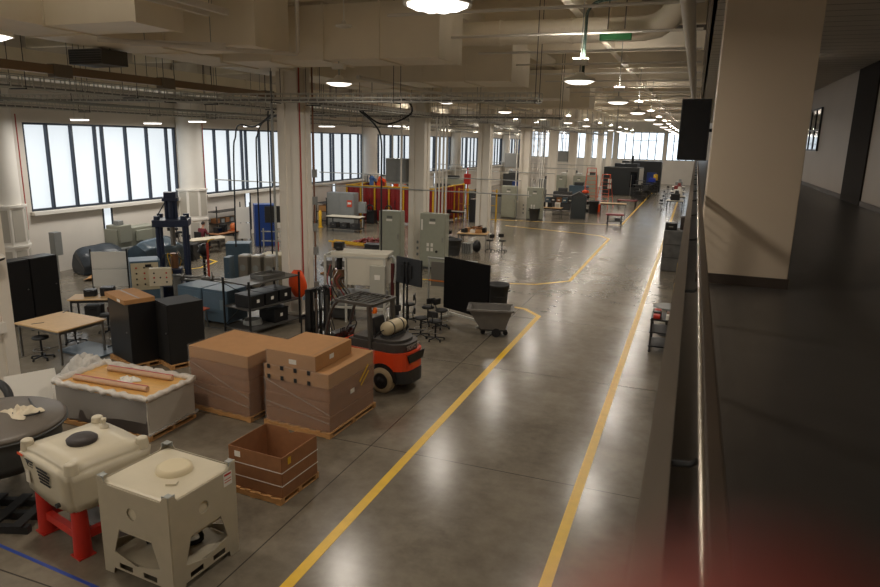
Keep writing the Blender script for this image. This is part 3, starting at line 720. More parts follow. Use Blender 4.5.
# stretch-wrapped carton stacks
def carton_stack(x, y, z, w, d, tiers, label, rz=0, marks=False, topm=CARD):
    t = thing('wrapped_cartons', label, 'carton stack', (x, y, z), rz, 'stretch wrapped carton stacks')
    zz = 0; rr = random.Random(int(x*10))
    for i, h in enumerate(tiers):
        ox, oy = rr.uniform(-.012,.012), rr.uniform(-.012,.012)
        RB((ox,oy,zz+h/2), (w,d,h-.006), .006).build('carton', topm if i == len(tiers)-1 else CARD2, t); zz += h
    ph = rr.uniform(0,6)
    def skin(u, v):
        k = u*4; s = int(k) % 4; q = k-int(k); a = w/2+.018; b = d/2+.018
        P = [(-a,-b),(a,-b),(a,b),(-a,b)]; p0 = P[s]; p1 = P[(s+1) % 4]
        wob = .006*math.sin(40*v+ph+9*u)+.004*math.sin(90*u+20*v)
        x_ = p0[0]+(p1[0]-p0[0])*q; y_ = p0[1]+(p1[1]-p0[1])*q
        return (x_*(1+wob), y_*(1+wob), -.08+(zz+.1)*v)
    MB().sheet(skin, 48, 26).build('stretch_wrap', PLASTIC, t)
    for (v0, v1) in ((.75,.3),(.35,.15)):
        MB().sheet(lambda u,v: ((-w/2-.02)+(w+.04)*u, -d/2-.03, (zz)*(v0+(v1-v0)*u)+.025*v), 12, 1).build('wrap_band', FILM, t)
    if marks:
        for zt in (tiers[0]*3.2, tiers[0]*3.9):
            for i in range(4): B((-w/2+.12+.33*i, -d/2-.026, zt), (.075,.004,.09)).build('printed_mark', INK, t)
        B((w/2+.026,-.05,.62), (.004,.16,.1)).build('sticker', PAPER, t)
        MB().bar((w/2+.028,.25,.72),(w/2+.028,.62,1.0),.004,.05).bar((w/2+.028,.3,.62),(w/2+.028,.64,.86),.004,.04).build('yellow_print', YELLOW, t)
    return t
pallet(-9.12, 11.75, 1.72, 1.48, 'wooden pallet under the taller, farther carton stack', R(-5))
carton_stack(-9.12, 11.75, .125, 1.66, 1.42, [.27]*5, 'stretch wrapped carton stack with flat top, the left one of two', R(-5))
pallet(-7.15, 11.9, 1.66, 1.9, 'wooden pallet under the nearer carton stack beside the forklift', R(-3))
carton_stack(-7.15, 11.9, .125, 1.58, 1.8, [.31]*4, 'stretch wrapped carton stack beside the forklift, carrying one more flat carton', R(-3), True)
t = thing('flat_carton', 'large flat carton wrapped on top of the stack beside the forklift', 'carton', (-7.3, 11.72, 1.37), R(-3))
RB((0,0,.16), (1.2,1.4,.32), .008).build('box', CARD, t)
MB().box((.5,.0,.3225),(.012,1.38,.002)).build('seam', TAPE, t); B((.603,-.1,.17),(.004,.16,.1)).build('sticker', PAPER, t); B((.05,-.703,.13),(.18,.004,.1)).build('sticker', PAPER, t)
MB().sheet(lambda u,v: (.612*math.copysign(1,.5-abs(u-.5)-.0001) if False else (-.615+1.23*u), -.715, .33*v-.05*(1-v)*abs(math.sin(4*u))), 14, 3).build('wrap_film', PLASTIC, t)
# open box on pallet
pallet(-6.42, 8.98, 1.2, 1.08, 'wooden pallet under the open cardboard box', R(-4), 6)
t = thing('open_carton', 'large open empty cardboard box with two straps, on a pallet', 'carton', (-6.38, 8.98, .125), R(-4))
w, d, h = 1.1, .98, .72
for k in range(4):
    a = (w if k % 2 == 0 else d)/2
    top = [(a,h),(-a,h)] if k != 2 else [(a,h),(.1,h-.0),(.02,h-.08),(-.12,h-.02),(-a,h)]
    MB().plate([(-a,0),(a,0)]+top, .012, side(k, w, d)).build('side_wall', CARD2, t)
B((0,0,.008),(w,d,.012)).build('bottom_flap', CARD2, t)
for z in (.2,.44):
    s = MB()
    for k in range(4):
        a = (w if k % 2 == 0 else d)/2+.016; s.plate([(-a,z),(a,z),(a,z+.014),(-a,z+.014)], .004, Matrix.Rotation(PI/2*k,4,'Z') @ Matrix.Translation((0,-(d if k%2==0 else w)/2-.013,0)) @ Matrix.Rotation(VERT,4,'X'))
    s.build('strap', PAPER, t)
B((-.36,-d/2-.016,.6),(.12,.004,.1)).build('sticker', PAPER, t); B((w/2+.016,-.3,.6),(.004,.08,.12)).build('yellow_sticker', YELLOW, t)

# ---------------------------------------------------------------- forklift
t = thing('forklift', 'orange and black forklift with a beige gas tank, parked beside the carton stacks', 'forklift', (-7.35, 14.35, 0), R(-9))
FD = mat('forklift_grey', (50, 50, 50), .45)
# rear body (counterweight) towards +x; the mast towards -x
def body_outline(x0, x1, hw, r):
    pts = [(x0,-hw)]
    for i in range(7):
        a = -PI/2+PI/2*i/6; pts.append((x1-r+r*math.cos(a), -hw+r+r*math.sin(a)))
    return pts+[(x, -y) for x, y in pts[::-1]]
MB().plate(body_outline(-.55,1.52,.55,.4), .44, Matrix.Translation((0,0,.58))).build('body', FORK_O, t, 'bright orange body')
MB().plate(body_outline(.62,1.56,.5,.4), .32, Matrix.Translation((0,0,.26))).build('counterweight_base', FD, t)
MB().plate(body_outline(-.1,1.44,.52,.42), .2, Matrix.Translation((0,0,1.02))).build('hood', mat('hood_grey',(66,62,58),.5), t)
MB().plate(body_outline(.0,1.32,.46,.4), .07, Matrix.Translation((0,0,1.22))).build('hood_top', mat('hood_grey',(66,62,58),.5), t)
MB().plate([(-.3,0),(.3,0),(.38,.2),(-.38,.2)], .03, Matrix.Translation((1.515,0,.78)) @ Matrix.Rotation(PI/2,4,'Z') @ Matrix.Rotation(VERT,4,'X')).build('rear_grille', BLACK, t)
text('maker_name', 'TOYOTA', .15, Matrix.Translation((1.45,.02,1.12)) @ Matrix.Rotation(PI/2,4,'Z') @ Matrix.Rotation(VERT,4,'X'), mat('letter_grey',(150,146,140),.4), t, .006, bold=.004)
B((-.3,0,.42),(1.1,.8,.3)).build('chassis', FD, t); B((-.35,-.5,.38),(.55,.16,.05)).build('step', FD, t)
def wheel(x, y, r, wd, lab=None):
    s = 1 if y > 0 else -1
    o = MB().lathe([(r*.62,-wd/2),(r*.94,-wd/2),(r,-wd/2+.04),(r,wd/2-.04),(r*.94,wd/2),(r*.62,wd/2)], n=32, M=Matrix.Translation((x,y,r)) @ Matrix.Rotation(VERT,4,'X')).build('wheel', mat('tan_tyre',(168,150,118),.75,var=.08), t)
    MB().lathe([(r*.62,-.01),(r*.62,.012),(r*.5,.004),(r*.26,.006),(r*.22,.03),(.02,.032)], n=28, M=Matrix.Translation((x,y+s*wd/2,r)) @ Matrix.Rotation(-VERT if s > 0 else VERT,4,'X')).build('wheel_hub', BLACK, o)
    for i in range(24):
        pass
    return o
wheel(.92,-.52,.32,.2); wheel(.92,.52,.32,.2); wheel(-1.0,-.5,.34,.26); wheel(-1.0,.5,.34,.26)
MB().plate([(.42*math.cos(a)+.92, .42*math.sin(a)+.32) for a in [PI*i/12 for i in range(13)]], .02, Matrix.Translation((0,-.552,0)) @ Matrix.Rotation(VERT,4,'X')).build('wheel_arch', BLACK, t)
MB().plate([(.42*math.cos(a)+.92, .42*math.sin(a)+.32) for a in [PI*i/12 for i in range(13)]], .02, Matrix.Translation((0,.572,0)) @ Matrix.Rotation(VERT,4,'X')).build('wheel_arch', BLACK, t)
# seat and controls
MB().rbox((.18,0,1.18),(.5,.5,.14),.04).rbox((.42,0,1.46),(.13,.48,.5),.04,ry=R(-12)).build('seat', BLACK, t)
MB().tube([(-.62,0,.9),(-.42,0,1.3)],.035,8).build('steering_column', BLACK, t)
MB().tube([(-.4+.06*math.cos(a),.19*math.sin(a),1.32+.17*math.cos(a)) for a in [2*PI*i/20 for i in range(21)]],.016,6).bar((-.44,-.17,1.3),(-.4,.17,1.33),.02).build('steering_wheel', BLACK, t)
MB().rbox((-.72,0,.98),(.18,.86,.5),.05,ry=R(14)).build('dashboard', FD, t)
for y in (-.22,-.29,-.36): MB().cyl((-.52,y,1.1),(-.46,y,1.32),.011).sph((-.46,y,1.33),.022).build('lever', BLACK, t)
# overhead guard
GU = mat('guard_grey',(84,82,78),.35,.3)
for y in (-.5,.5):
    MB().tube(poly_smooth([(-.86,y,.72),(-.82,y,1.25),(-.66,y,1.78),(-.46,y,2.06),(-.25,y,2.1)],4),.042,8).build('front_pillar', GU, t)
    MB().bar((.56,y,.95),(.5,y,2.1),.1,.08).build('rear_pillar', GU, t)
    MB().bar((-.5,y,2.1),(.6,y,2.1),.08,.07).build('roof_rail', GU, t)
for i in range(7): MB().bar((-.38+.15*i,-.5,2.12),(-.38+.15*i,.5,2.12),.03,.022).build('roof_bar', GU, t)
for x in (-.5,.58): MB().bar((x,-.5,2.1),(x,.5,2.1),.06).build('roof_crossbar', GU, t)
MB().lathe([(.05,0),(.055,.06),(.045,.12),(.01,.13)],(.62,-.42,1.92),14).box((.58,-.42,1.92),(.1,.06,.02)).build('beacon', mat('amber_beacon',(236,110,20),.3), t)
# gas tank lying across the hood
o = MB().lathe([(.02,-.4),(.1,-.385),(.16,-.34),(.175,-.28),(.175,.28),(.16,.34),(.1,.385),(.02,.4)],n=22,M=Matrix.Translation((.82,.08,1.5)) @ Matrix.Rotation(VERT,4,'X')).build('gas_tank', mat('tank_beige',(186,172,140),.4), t, 'beige gas tank')
for y in (-.12,.28): MB().lathe([(.182,-.02),(.182,.02)],n=22,M=Matrix.Translation((.82,y,1.5)) @ Matrix.Rotation(VERT,4,'X')).build('strap', DARK, o)
MB().lathe([(.1,-.46),(.1,-.38)],n=16,M=Matrix.Translation((.82,.08,1.5)) @ Matrix.Rotation(VERT,4,'X')).build('collar', mat('tank_beige',(186,172,140),.4), o)
B((.82,.08,1.315),(.3,.7,.06)).build('tank_cradle', FD, t)
MB().tube(poly_smooth([(.82,-.34,1.5),(.75,-.44,1.45),(.6,-.4,1.3),(.5,-.36,1.15)],4),.014,6).build('gas_hose', BLACK, t)
# mast, carriage and forks
for y in (-.36,.36):
    MB().box((-1.5,y,1.1),(.16,.06,2.16)).box((-1.5,y-.05*(1 if y>0 else -1),1.1),(.06,.06,2.16)).build('mast_rail', BLACK, t)
    MB().box((-1.46,y*.78,1.12),(.1,.05,2.08)).build('inner_rail', FD, t)
    C((-1.36,y*.6,.3),(-1.36,y*.6,1.95),.035).build('lift_cylinder', STEEL, t)
for z in (.3,1.15,2.16): B((-1.48,0,z),(.12,.78,.09)).build('mast_crossbar', BLACK, t)
for y in (-.09,.09): MB().bar((-1.5,y,.4),(-1.5,y,2.1),.03,.05).build('lift_chain', DARK, t)
B((-1.62,0,.5),(.07,.98,.12)).build('carriage_bar', BLACK, t); B((-1.62,0,.16),(.07,.98,.1)).build('carriage_bar', BLACK, t)
for i in range(7): MB().bar((-1.64,-.48+.16*i,.5),(-1.64,-.48+.16*i,1.5),.03).build('backrest_bar', BLACK, t)
B((-1.64,0,1.5),(.05,1.0,.05)).build('backrest_top', BLACK, t)
for y in (-.28,.28): MB().box((-1.68,y,.35),(.04,.11,.6)).box((-2.2,y,.06),(1.05,.11,.035),top=1.).build('fork', BLACK, t)
for y in (-.2,-.1,.1,.2): MB().tube(poly_smooth([(-1.4,y,2.05),(-1.3,y,2.22),(-1.18,y,2.1),(-1.2,y,1.4),(-1.05,y,.9)],5),.018,6).build('hydraulic_hose', BLACK, t)
B((-1.58,-.41,1.98),(.02,.1,.09)).build('blue_sticker', mat('pale_blue',(150,180,200),.5), t)

# ---------------------------------------------------------------- black cabinets
def plain_cabinet(x, y, w, d, h, rz, label, m, z=0, doors=1, name='cabinet', cat='cabinet', dm=None, group=None):
    t = thing(name, label, cat, (x,y,z), rz, group)
    RB((0,0,h/2), (w,d,h), .012).build('body', m, t)
    for i in range(doors):
        dw = w/doors-.02; cx = -w/2+w*(i+.5)/doors
        o = B((cx,-d/2-.008,h/2+.02), (dw-.01,.018,h-.1)).build('door', dm or m, t)
        C((cx+dw*.36*(1 if i % 2 == 0 else -1),-d/2-.015,h*.52),(cx+dw*.36*(1 if i % 2 == 0 else -1),-d/2-.045,h*.52),.02,n=10).build('handle', STEEL, o)
    B((0,.0,.03),(w*.98,d*.96,.06)).build('plinth', BLACK, t)
    return t
pallet(-13.55, 13.05, 1.4, .8, 'wooden pallet under the black cabinet with a flat carton', R(-21), 6)
plain_cabinet(-13.55, 13.05, 1.25, .68, 1.6, R(-21), 'matt black cabinet with a flat carton lying on it', BLKCAB, .125)
t = thing('flat_carton', 'flat cardboard carton lying on the black cabinet', 'carton', (-13.6,13.05,1.73), R(-24))
RB((0,0,.06),(1.35,.78,.12),.006).build('box', CARD, t); B((.3,-.392,.06),(.2,.004,.07)).build('sticker', PAPER, t); B((0,0,.1215),(1.34,.05,.002)).build('tape', TAPE, t)
pallet(-12.42, 13.5, 1.0, 1.0, 'wooden pallet under the bare topped black cabinet', R(-24), 5)
plain_cabinet(-12.42, 13.5, .9, .95, 1.6, R(-24), 'matt black cabinet with a bare top, right of the carton topped one', mat('black_cabinet_sheen',(36,35,34),.6,spec=.25), .125)
pallet(-13.0, 14.35, 1.0, .5, 'wooden pallet on the floor behind the two black cabinets', R(-20), 5)
plain_cabinet(-19.8, 14.35, .98, .55, 2.0, R(90), 'tall black double door cupboard left of its twin, by the left edge column', BLKCAB, 0, 1, 'cupboard', 'cupboard')
plain_cabinet(-19.8, 15.36, .98, .55, 2.0, R(90), 'tall black cupboard right of its twin, farther from the left edge column', BLKCAB, 0, 1, 'cupboard', 'cupboard')

# pale wood table with stools
def work_table(x, y, w, d, h, rz, label, topm=WOOD, legm=STEEL, shelf=False, name='work_table', group=None):
    t = thing(name, label, 'table', (x,y,0), rz, group)
    RB((0,0,h-.02),(w,d,.04),.006).build('tabletop', topm, t)
    for sx in (-1,1):
        for sy in (-1,1): B((sx*(w/2-.08),sy*(d/2-.08),(h-.04)/2),(.05,.05,h-.04)).build('leg', legm, t)
    MB().box((0,d/2-.08,h-.09),(w-.2,.03,.08)).box((0,-d/2+.08,h-.09),(w-.2,.03,.08)).box((-w/2+.08,0,h-.09),(.03,d-.2,.08)).box((w/2-.08,0,h-.09),(.03,d-.2,.08)).build('apron', legm, t)
    if shelf: B((0,0,.22),(w-.1,d-.1,.03)).build('lower_shelf', legm, t)
    return t
work_table(-15.75, 12.7, 1.75, 1.45, .95, R(-4), 'pale wood topped table with steel legs near the left edge')
t = tag(B((0,0,.16),(1.5,.95,.05)).build('blue_panel', mat('pale_blue_panel',(96,112,124),.3)), 'flat blue grey panel lying low under the pale wood table', 'panel'); t.location = (-15.3,13.2,-.13); t.rotation_euler = (0,0,R(-4))
_stool = None
def stool(x, y, label, h=.62, rz=0, back=True, group='black drafting stools'):
    global _stool
    if _stool is None:
        t = _stool = thing('drafting_stool', label, 'stool', (x,y,0), rz, group)
        MB().lathe([(.05,.56),(.19,.575),(.21,.6),(.2,.63),(.1,.645)],n=20).build('seat', SEAT, t)
        MB().rbox((0,.2,.86),(.32,.06,.2),.03).build('backrest', SEAT, t)
        MB().tube(poly_smooth([(0,.05,.56),(0,.22,.6),(0,.25,.75),(0,.22,.86)],4),.015,6).build('back_stem', BLACK, t)
        C((0,0,.1),(0,0,.57),.028).build('column', BLACK, t)
        MB().tube([(.2*math.cos(a),.2*math.sin(a),.27) for a in [2*PI*i/18 for i in range(19)]],.011,6).bar((-.2,0,.27),(.2,0,.27),.014).build('foot_ring', STEEL, t)
        b = MB()
        for i in range(5):
            a = 2*PI*i/5; b.bar((0,0,.1),(.28*math.cos(a),.28*math.sin(a),.075),.04,.03)
        b.build('base', BLACK, t)
        for i in range(5):
            a = 2*PI*i/5; MB().sph((.28*math.cos(a),.28*math.sin(a),.032),(.03,.03,.032),8,6).build('caster', RUBBER, t)
        return t
    c = copy_tree(_stool, (x,y,0), rz, label, group=group)
    return c
stool(-15.9,12.15,'black drafting stool under the front of the pale wood table', rz=1)
stool(-16.3,13.55,'black drafting stool behind the left end of the pale wood table', rz=2)
stool(-14.9,13.75,'black drafting stool behind the right end of the pale wood table', rz=.4)
# ================================================================== MIDDLE GROUND, LEFT
# lathe-like machine by the window wall, covered machines, tripods
t = thing('machine_tool', 'boxy grey green machine standing by the window wall behind the tarped machines', 'machine', (-24.2, 23.9, 0), R(90))
RB((0,0,.45),(2.6,.9,.9),.03).build('bed', GREY, t)
RB((-.15,.05,1.3),(2.5,.75,.85),.03).build('housing', mat('machine_grey_green',(136,136,122),.5), t)
RB((-.95,.0,1.5),(.7,.8,.8),.04).build('headstock', mat('machine_grey_green',(136,136,122),.5), t)
RB((.1,-.42,1.35),(.9,.12,.5),.02).build('guard_door', mat('machine_door',(150,150,134),.45), t); RB((-1.05,-.1,2.0),(.3,.3,.2),.02).build('control_head', GREY, t)
def tarped(x, y, prof, L, rz, label, m):
    """a machine under a dark tarp: profile (y,z) swept along x with folds"""
    t = thing('covered_machine', label, 'covered machine', (x,y,0), rz)
    n = len(prof)
    def f(u, v):
        i = min(int(v*(n-1)), n-2); q = v*(n-1)-i; p0, p1 = prof[i], prof[i+1]
        k = 1-.18*abs(2*u-1)**4
        return ((u-.5)*L+.03*math.sin(13*v), (p0[0]+(p1[0]-p0[0])*q)*k+.02*math.sin(17*u+5*v), max(.01,(p0[1]+(p1[1]-p0[1])*q)*k+.03*math.sin(9*u+4*v)))
    mb = MB().sheet(f, 18, 28)
    for u in (0,1): mb._add([f(u,j/28) for j in range(29)], [tuple(range(29))])
    mb.build('tarp', m, t)
    return t
TARP = mat('dark_tarp', (38, 46, 54), .4, var=.1, scale=3)
tarped(-24.0, 21.6, [(-.7,.05),(-.75,.45),(-.4,.95),(.1,1.2),(.55,.95),(.7,.4),(.7,.05)], 1.9, R(70), 'rounded machine under a dark blue grey tarp, left of the angular tarped one', TARP)
tarped(-22.7, 23.6, [(-.7,.05),(-.75,.85),(-.7,1.05),(0,1.35),(.7,1.05),(.75,.8),(.7,.05)], 2.2, R(85), 'angular machine under a shiny dark tarp, left of the tall press frame', mat('shiny_tarp',(62,76,86),.25,var=.15,scale=3))
t = thing('flattened_carton', 'crumpled brown carton lying on the floor below the tarped machines', 'carton', (-22.6,20.4,0), R(20))
MB().box((0,0,.12),(1.1,.7,.02),rx=.2).box((.1,.2,.16),(.9,.5,.02),rx=-.3,ry=.15).box((-.3,-.2,.12),(.6,.5,.02),ry=-.22).build('panel', CARD, t)
t = thing('green_bin', 'small green bin on the floor left of the press frame', 'bin', (-22.4,24.0,0))
MB().lathe([(.2,0),(.27,.5),(.29,.52),(.26,.52),(.2,.06)],n=18).build('body', GREEN, t)
def tripod_rig(x, y, h, label, seed):
    t = thing('tripod_rig', label, 'tripod', (x,y,0), seed); rr = random.Random(seed)
    for i in range(3):
        a = 2*PI*i/3; MB().cyl((.42*math.cos(a),.42*math.sin(a),0),(.04*math.cos(a),.04*math.sin(a),h*.7),.018).build('leg', BLACK, t)
    C((0,0,h*.55),(0,0,h),.03).build('column', BLACK, t)
    MB().rbox((0,0,h+.06),(.36,.16,.16),.02).cyl((.18,0,h+.06),(.3,0,h+.06),.06).build('head', BLACK, t)
    MB().rbox((0,.05,h*.62),(.3,.3,.2),.03).build('battery_pack', BLACK, t)
tripod_rig(-23.0,24.9,1.5,'black tripod rig behind the green bin',1); tripod_rig(-23.6,25.9,1.75,'black tripod rig with a tall head by the window wall',2); tripod_rig(-22.2,25.0,1.2,'low black tripod rig left of the press frame',3)
t = thing('floor_machine', 'black low machine beside the tripod rigs', 'machine', (-22.9,25.6,0), .3)
RB((0,0,.4),(1.2,.8,.8),.05).build('body', BLACK, t); MB().tube(poly_smooth([(-.4,0,.8),(-.5,.1,1.2),(-.1,.1,1.3),(.3,0,1.0)],5),.06,8).build('arm', BLACK, t)
# wall box and white hook-up at the wall
t = thing('wall_box', 'small grey box on the window wall right of the edge column', 'box', (-24.1,19.6,1.5)); RB((0,0,0),(.3,.35,.95),.02).build('housing', GREY, t); C((0,0,-1.5),(0,0,-.47),.03).build('stand_pipe', GREY, t)

# white rolling board
t = thing('rolling_whiteboard', 'two panel whiteboard on a black wheeled stand, left of the control cabinet', 'whiteboard', (-19.9,18.3,0), R(32))
for s in (-1,1):
    MB().box((s*.62,0,.95),(.05,.05,1.7)).box((s*.62,0,.08),(.06,.6,.05)).build('stand_leg', DARK, t)
    for y in (-.27,.27): MB().sph((s*.62,y,.03),.03,8,6).build('caster', RUBBER, t)
for z in (.72,1.38): B((0,-.03,z),(1.2,.03,.64)).build('board_panel', PAPER, t)
# black workbench with things
work_table(-17.35,15.35,1.5,.8,.9,R(32),'dark workbench cluttered with black gear, left of the carton topped cabinet',WOOD,DARK,True)
for (dx,dy,dz,sz,lab) in ((-.2,.1,.9,(.35,.3,.22),'black tool case on the left of the dark workbench'),(.3,.15,.9,(.4,.32,.28),'black tool case on the right of the dark workbench'),(-.1,0,.235,(.5,.4,.4),'black equipment case on the lower shelf of the dark workbench'),(.4,.2,.235,(.3,.3,.3),'small dark red case on the lower shelf of the dark workbench')):
    c, s_ = math.cos(R(32)), math.sin(R(32))
    t = thing('tool_case', lab, 'case', (-17.35+dx*c-dy*s_, 15.35+dx*s_+dy*c, dz), R(32))
    RB((0,0,sz[2]/2),sz,.03).build('shell', BLACK if 'red' not in lab else mat('dark_red_case',(84,32,30),.5), t); MB().tube(poly_smooth([(-.08,-sz[1]/2,sz[2]*.7),(-.06,-sz[1]/2-.04,sz[2]*.8),(.06,-sz[1]/2-.04,sz[2]*.8),(.08,-sz[1]/2,sz[2]*.7)],4),.012,6).build('handle', DARK, t)
stool(-16.2,14.65,'black drafting stool between the pale table and the dark workbench',rz=2.4)
# control cabinet
t = thing('control_cabinet', 'blue grey control cabinet with a beige button panel, left of the press frame', 'cabinet', (-18.3,18.35,0), R(48))
RB((0,0,.78),(1.0,.95,1.56),.015).build('body', BLUEG, t); B((-.02,-.482,1.0),(.9,.02,.98)).build('front_panel', BEIGE, t, 'beige front panel')
rr = random.Random(2)
for i in range(4):
    for j in range(3): C((-.3+.26*j,-.49,.72+.2*i),(-.3+.26*j,-.52,.72+.2*i),.03,n=10).build('knob', rr.choice([BLACK,RED,BLACK,CHAR]), t)
B((.1,-.495,1.38),(.2,.02,.1)).build('meter', BLACK, t)
t = thing('button_pedestal', 'beige button panel on a post, right of the control cabinet', 'control panel', (-17.0,17.75,0), R(38))
RB((0,0,1.13),(.72,.25,.62),.015).build('box', mat('cream_panel',(208,196,170),.5), t); C((0,0,0),(0,0,.82),.05).build('post', GREY, t); B((0,0,.02),(.5,.4,.04)).build('base', GREY, t)
for i in range(3):
    for j in range(3):
        if (i+j) % 2 == 0 or i == 1: C((-.2+.2*j,-.125,.96+.16*i),(-.2+.2*j,-.15,.96+.16*i),.028,n=10).build('button', rr.choice([BLACK,RED,CHAR]), t)
# navy press frame (four-post)
t = thing('press_frame', 'tall navy blue four post press frame', 'press', (-18.0,19.55,0), R(35))
RB((0,0,.22),(1.25,1.1,.44),.03).build('base', NAVY, t)
for sx in (-1,1):
    for sy in (-1,1): C((sx*.46,sy*.4,.4),(sx*.46,sy*.4,3.0),.075,n=14).build('post', NAVY, t)
RB((0,0,2.78),(1.25,1.1,.26),.03).build('crosshead', NAVY, t)
for sx in (-1,1):
    for sy in (-1,1): C((sx*.46,sy*.4,2.9),(sx*.46,sy*.4,3.05),.11,n=12).build('nut', NAVY, t)
for sx in (-1,1): C((sx*.17,0,2.9),(sx*.17,0,3.6),.06).build('cylinder_rod', NAVY, t)
C((0,0,2.9),(0,0,3.55),.12,n=16).build('actuator', NAVY, t)
MB().box((0,0,3.62),(.55,.4,.12)).box((0,0,3.78),(.42,.34,.22)).build('top_block', NAVY, t)
MB().bar((-.5,-.35,2.95),(-.2,-.05,3.5),.03).build('brace', DARK, t)
C((0,0,1.9),(0,0,2.65),.09,n=14).build('ram', STEEL, t); C((0,0,1.05),(0,0,1.6),.14,n=14).build('specimen_chamber', mat('copper_tone',(150,110,80),.35,.6), t)
RB((0,0,.75),(.5,.5,.6),.03).build('lower_grip', NAVY, t)
for i in range(6):
    a = i*1.05; MB().tube(poly_smooth([(.1*math.cos(a),.1*math.sin(a),1.5),(.4*math.cos(a),.35*math.sin(a),1.2+.1*i),(.5*math.cos(a+.4),.4*math.sin(a+.4),.8),(.45*math.cos(a),.42*math.sin(a),.45)],5),.018,6).build('hose', [DARK,YELLOW,STEEL][i % 3], t)
t = thing('orange_post', 'thin orange red post standing right of the press frame', 'post', (-16.9,20.1,0)); C((0,0,0),(0,0,2.0),.045).build('pole', mat('orange_red_post',(178,62,42),.5), t); C((0,0,0),(0,0,.03),.16).build('base', DARK, t); MB().tube(poly_smooth([(0,0,1.7),(.0,0,1.9),(.05,.05,2.1),(.25,.12,2.15)],5),.022,8).build('yellow_hook', YELLOW, t)
# low blue grey cabinets
for i, (x, lab) in enumerate(((-15.0,'low blue grey cabinet, the left one of two in front of the press frame'),(-13.95,'low blue grey cabinet, the right one of two, beside the storage rack'))):
    t = thing('low_cabinet', lab, 'cabinet', (x,17.35-.05*i,0), R(-3), 'low blue grey cabinets')
    for sx in (-.42,.42):
        for sy in (-.38,.38): B((sx,sy,.05),(.08,.08,.1)).build('foot', DARK, t)
    RB((0,0,.62),(1.0,.95,1.06),.015).build('body', BLUEG, t)
    o = B((0,-.485,.6),(.92,.02,.9)).build('door', BLUEG, t); B((.3,-.505,.68),(.14,.03,.32)).build('handle', mat('blue_grey_light',(110,130,140),.4), o)
t = thing('work_stand', 'small orange topped stand in front of the low blue grey cabinets', 'stand', (-14.35,16.45,0), R(-5))
RB((0,0,.6),(.75,.3,.04),.008).build('top', mat('salmon_top',(206,104,76),.5), t)
for sx in (-.32,.32): MB().bar((sx,-.1,0),(sx*.95,-.02,.58),.03).bar((sx,.1,0),(sx*.95,.02,.58),.03).build('leg', STEEL, t)
# storage rack with bins
RX, RY = -12.45, 17.25
t = thing('storage_rack', 'grey steel rack with three shelves left of the orange bag', 'rack', (RX,RY,0), R(-12))
RW, RD = 1.15, 2.1
for sx in (-1,1):
    for sy in (-1,1): B((sx*RW/2,sy*RD/2,.86),(.05,.05,1.72)).build('upright', DARK, t)
for z in (.16,.82,1.6): B((0,0,z),(RW,RD,.035)).build('shelf', mat('rack_shelf',(92,90,86),.4,.5), t)
MB().bar((-RW/2,-RD/2,.2),(-RW/2,RD/2,1.55),.02).bar((-RW/2,RD/2,.2),(-RW/2,-RD/2,1.55),.02).build('cross_brace', DARK, t)
def on_rack(dx, dy): c, s_ = math.cos(R(-12)), math.sin(R(-12)); return RX+dx*c-dy*s_, RY+dx*s_+dy*c
def bin_box(dx, dy, z, sz, lab):
    x, y = on_rack(dx, dy); t = thing('storage_bin', lab, 'bin', (x,y,z), R(-12), 'black storage bins on the rack')
    b = MB(); b.rbox((0,0,sz[2]/2),sz,.02); b.build('body', BLACK, t); RB((0,0,sz[2]+.015),(sz[0]+.03,sz[1]+.03,.03),.01).build('lid', BLACK, t); B((sz[0]/2+.006,0,sz[2]*.55),(.01,.1,.1)).build('sticker', PAPER, t)
for i, n in enumerate(('nearest','middle','farthest')): bin_box(.1,-.62+.58*i,.84,(.75,.52,.36),'black bin on the middle rack shelf, %s of the three' % n)
bin_box(.1,.35,.18,(.7,.6,.42),'single black bin on the bottom rack shelf')
x, y = on_rack(0,-.45); t = thing('cable_tangle', 'tangle of grey cable on the bottom rack shelf', 'cable', (x,y,.18)); rr = random.Random(9)
MB().tube([(.3*math.cos(i*.7)*(1-.004*i),.3*math.sin(i*.7),.03+.0025*i) for i in range(60)],.018,5).build('coil', GALV, t)
x, y = on_rack(.05,.2); t = thing('wire_basket', 'shallow bright tray of parts on top of the rack', 'tray', (x,y,1.62), R(-12)); MB().box((0,0,.01),(.6,.9,.02)).box((-.3,0,.06),(.015,.9,.12)).box((.3,0,.06),(.015,.9,.12)).box((0,-.45,.06),(.6,.015,.12)).box((0,.45,.06),(.6,.015,.12)).build('tray', STEEL, t)
# orange bag by the column
t = thing('orange_bag', 'bright orange bag hanging at the foot of the white column', 'bag', (-12.0,18.6,0))
mb = MB(); mb.sheet(lambda u,v: (.33*math.sin(PI*(.08+.84*v))**.6*math.cos(2*PI*u)*(1+.1*math.sin(6*PI*u+5*v)), .16*math.sin(PI*(.08+.84*v))**.6*math.sin(2*PI*u), .75+.9*v), 24, 14); mb.build('sack', ORNG2, t)
C((0,.1,0),(0,.1,1.62),.02).build('hook_post', DARK, t); B((0,.1,.015),(.4,.3,.03)).build('post_foot', DARK, t)
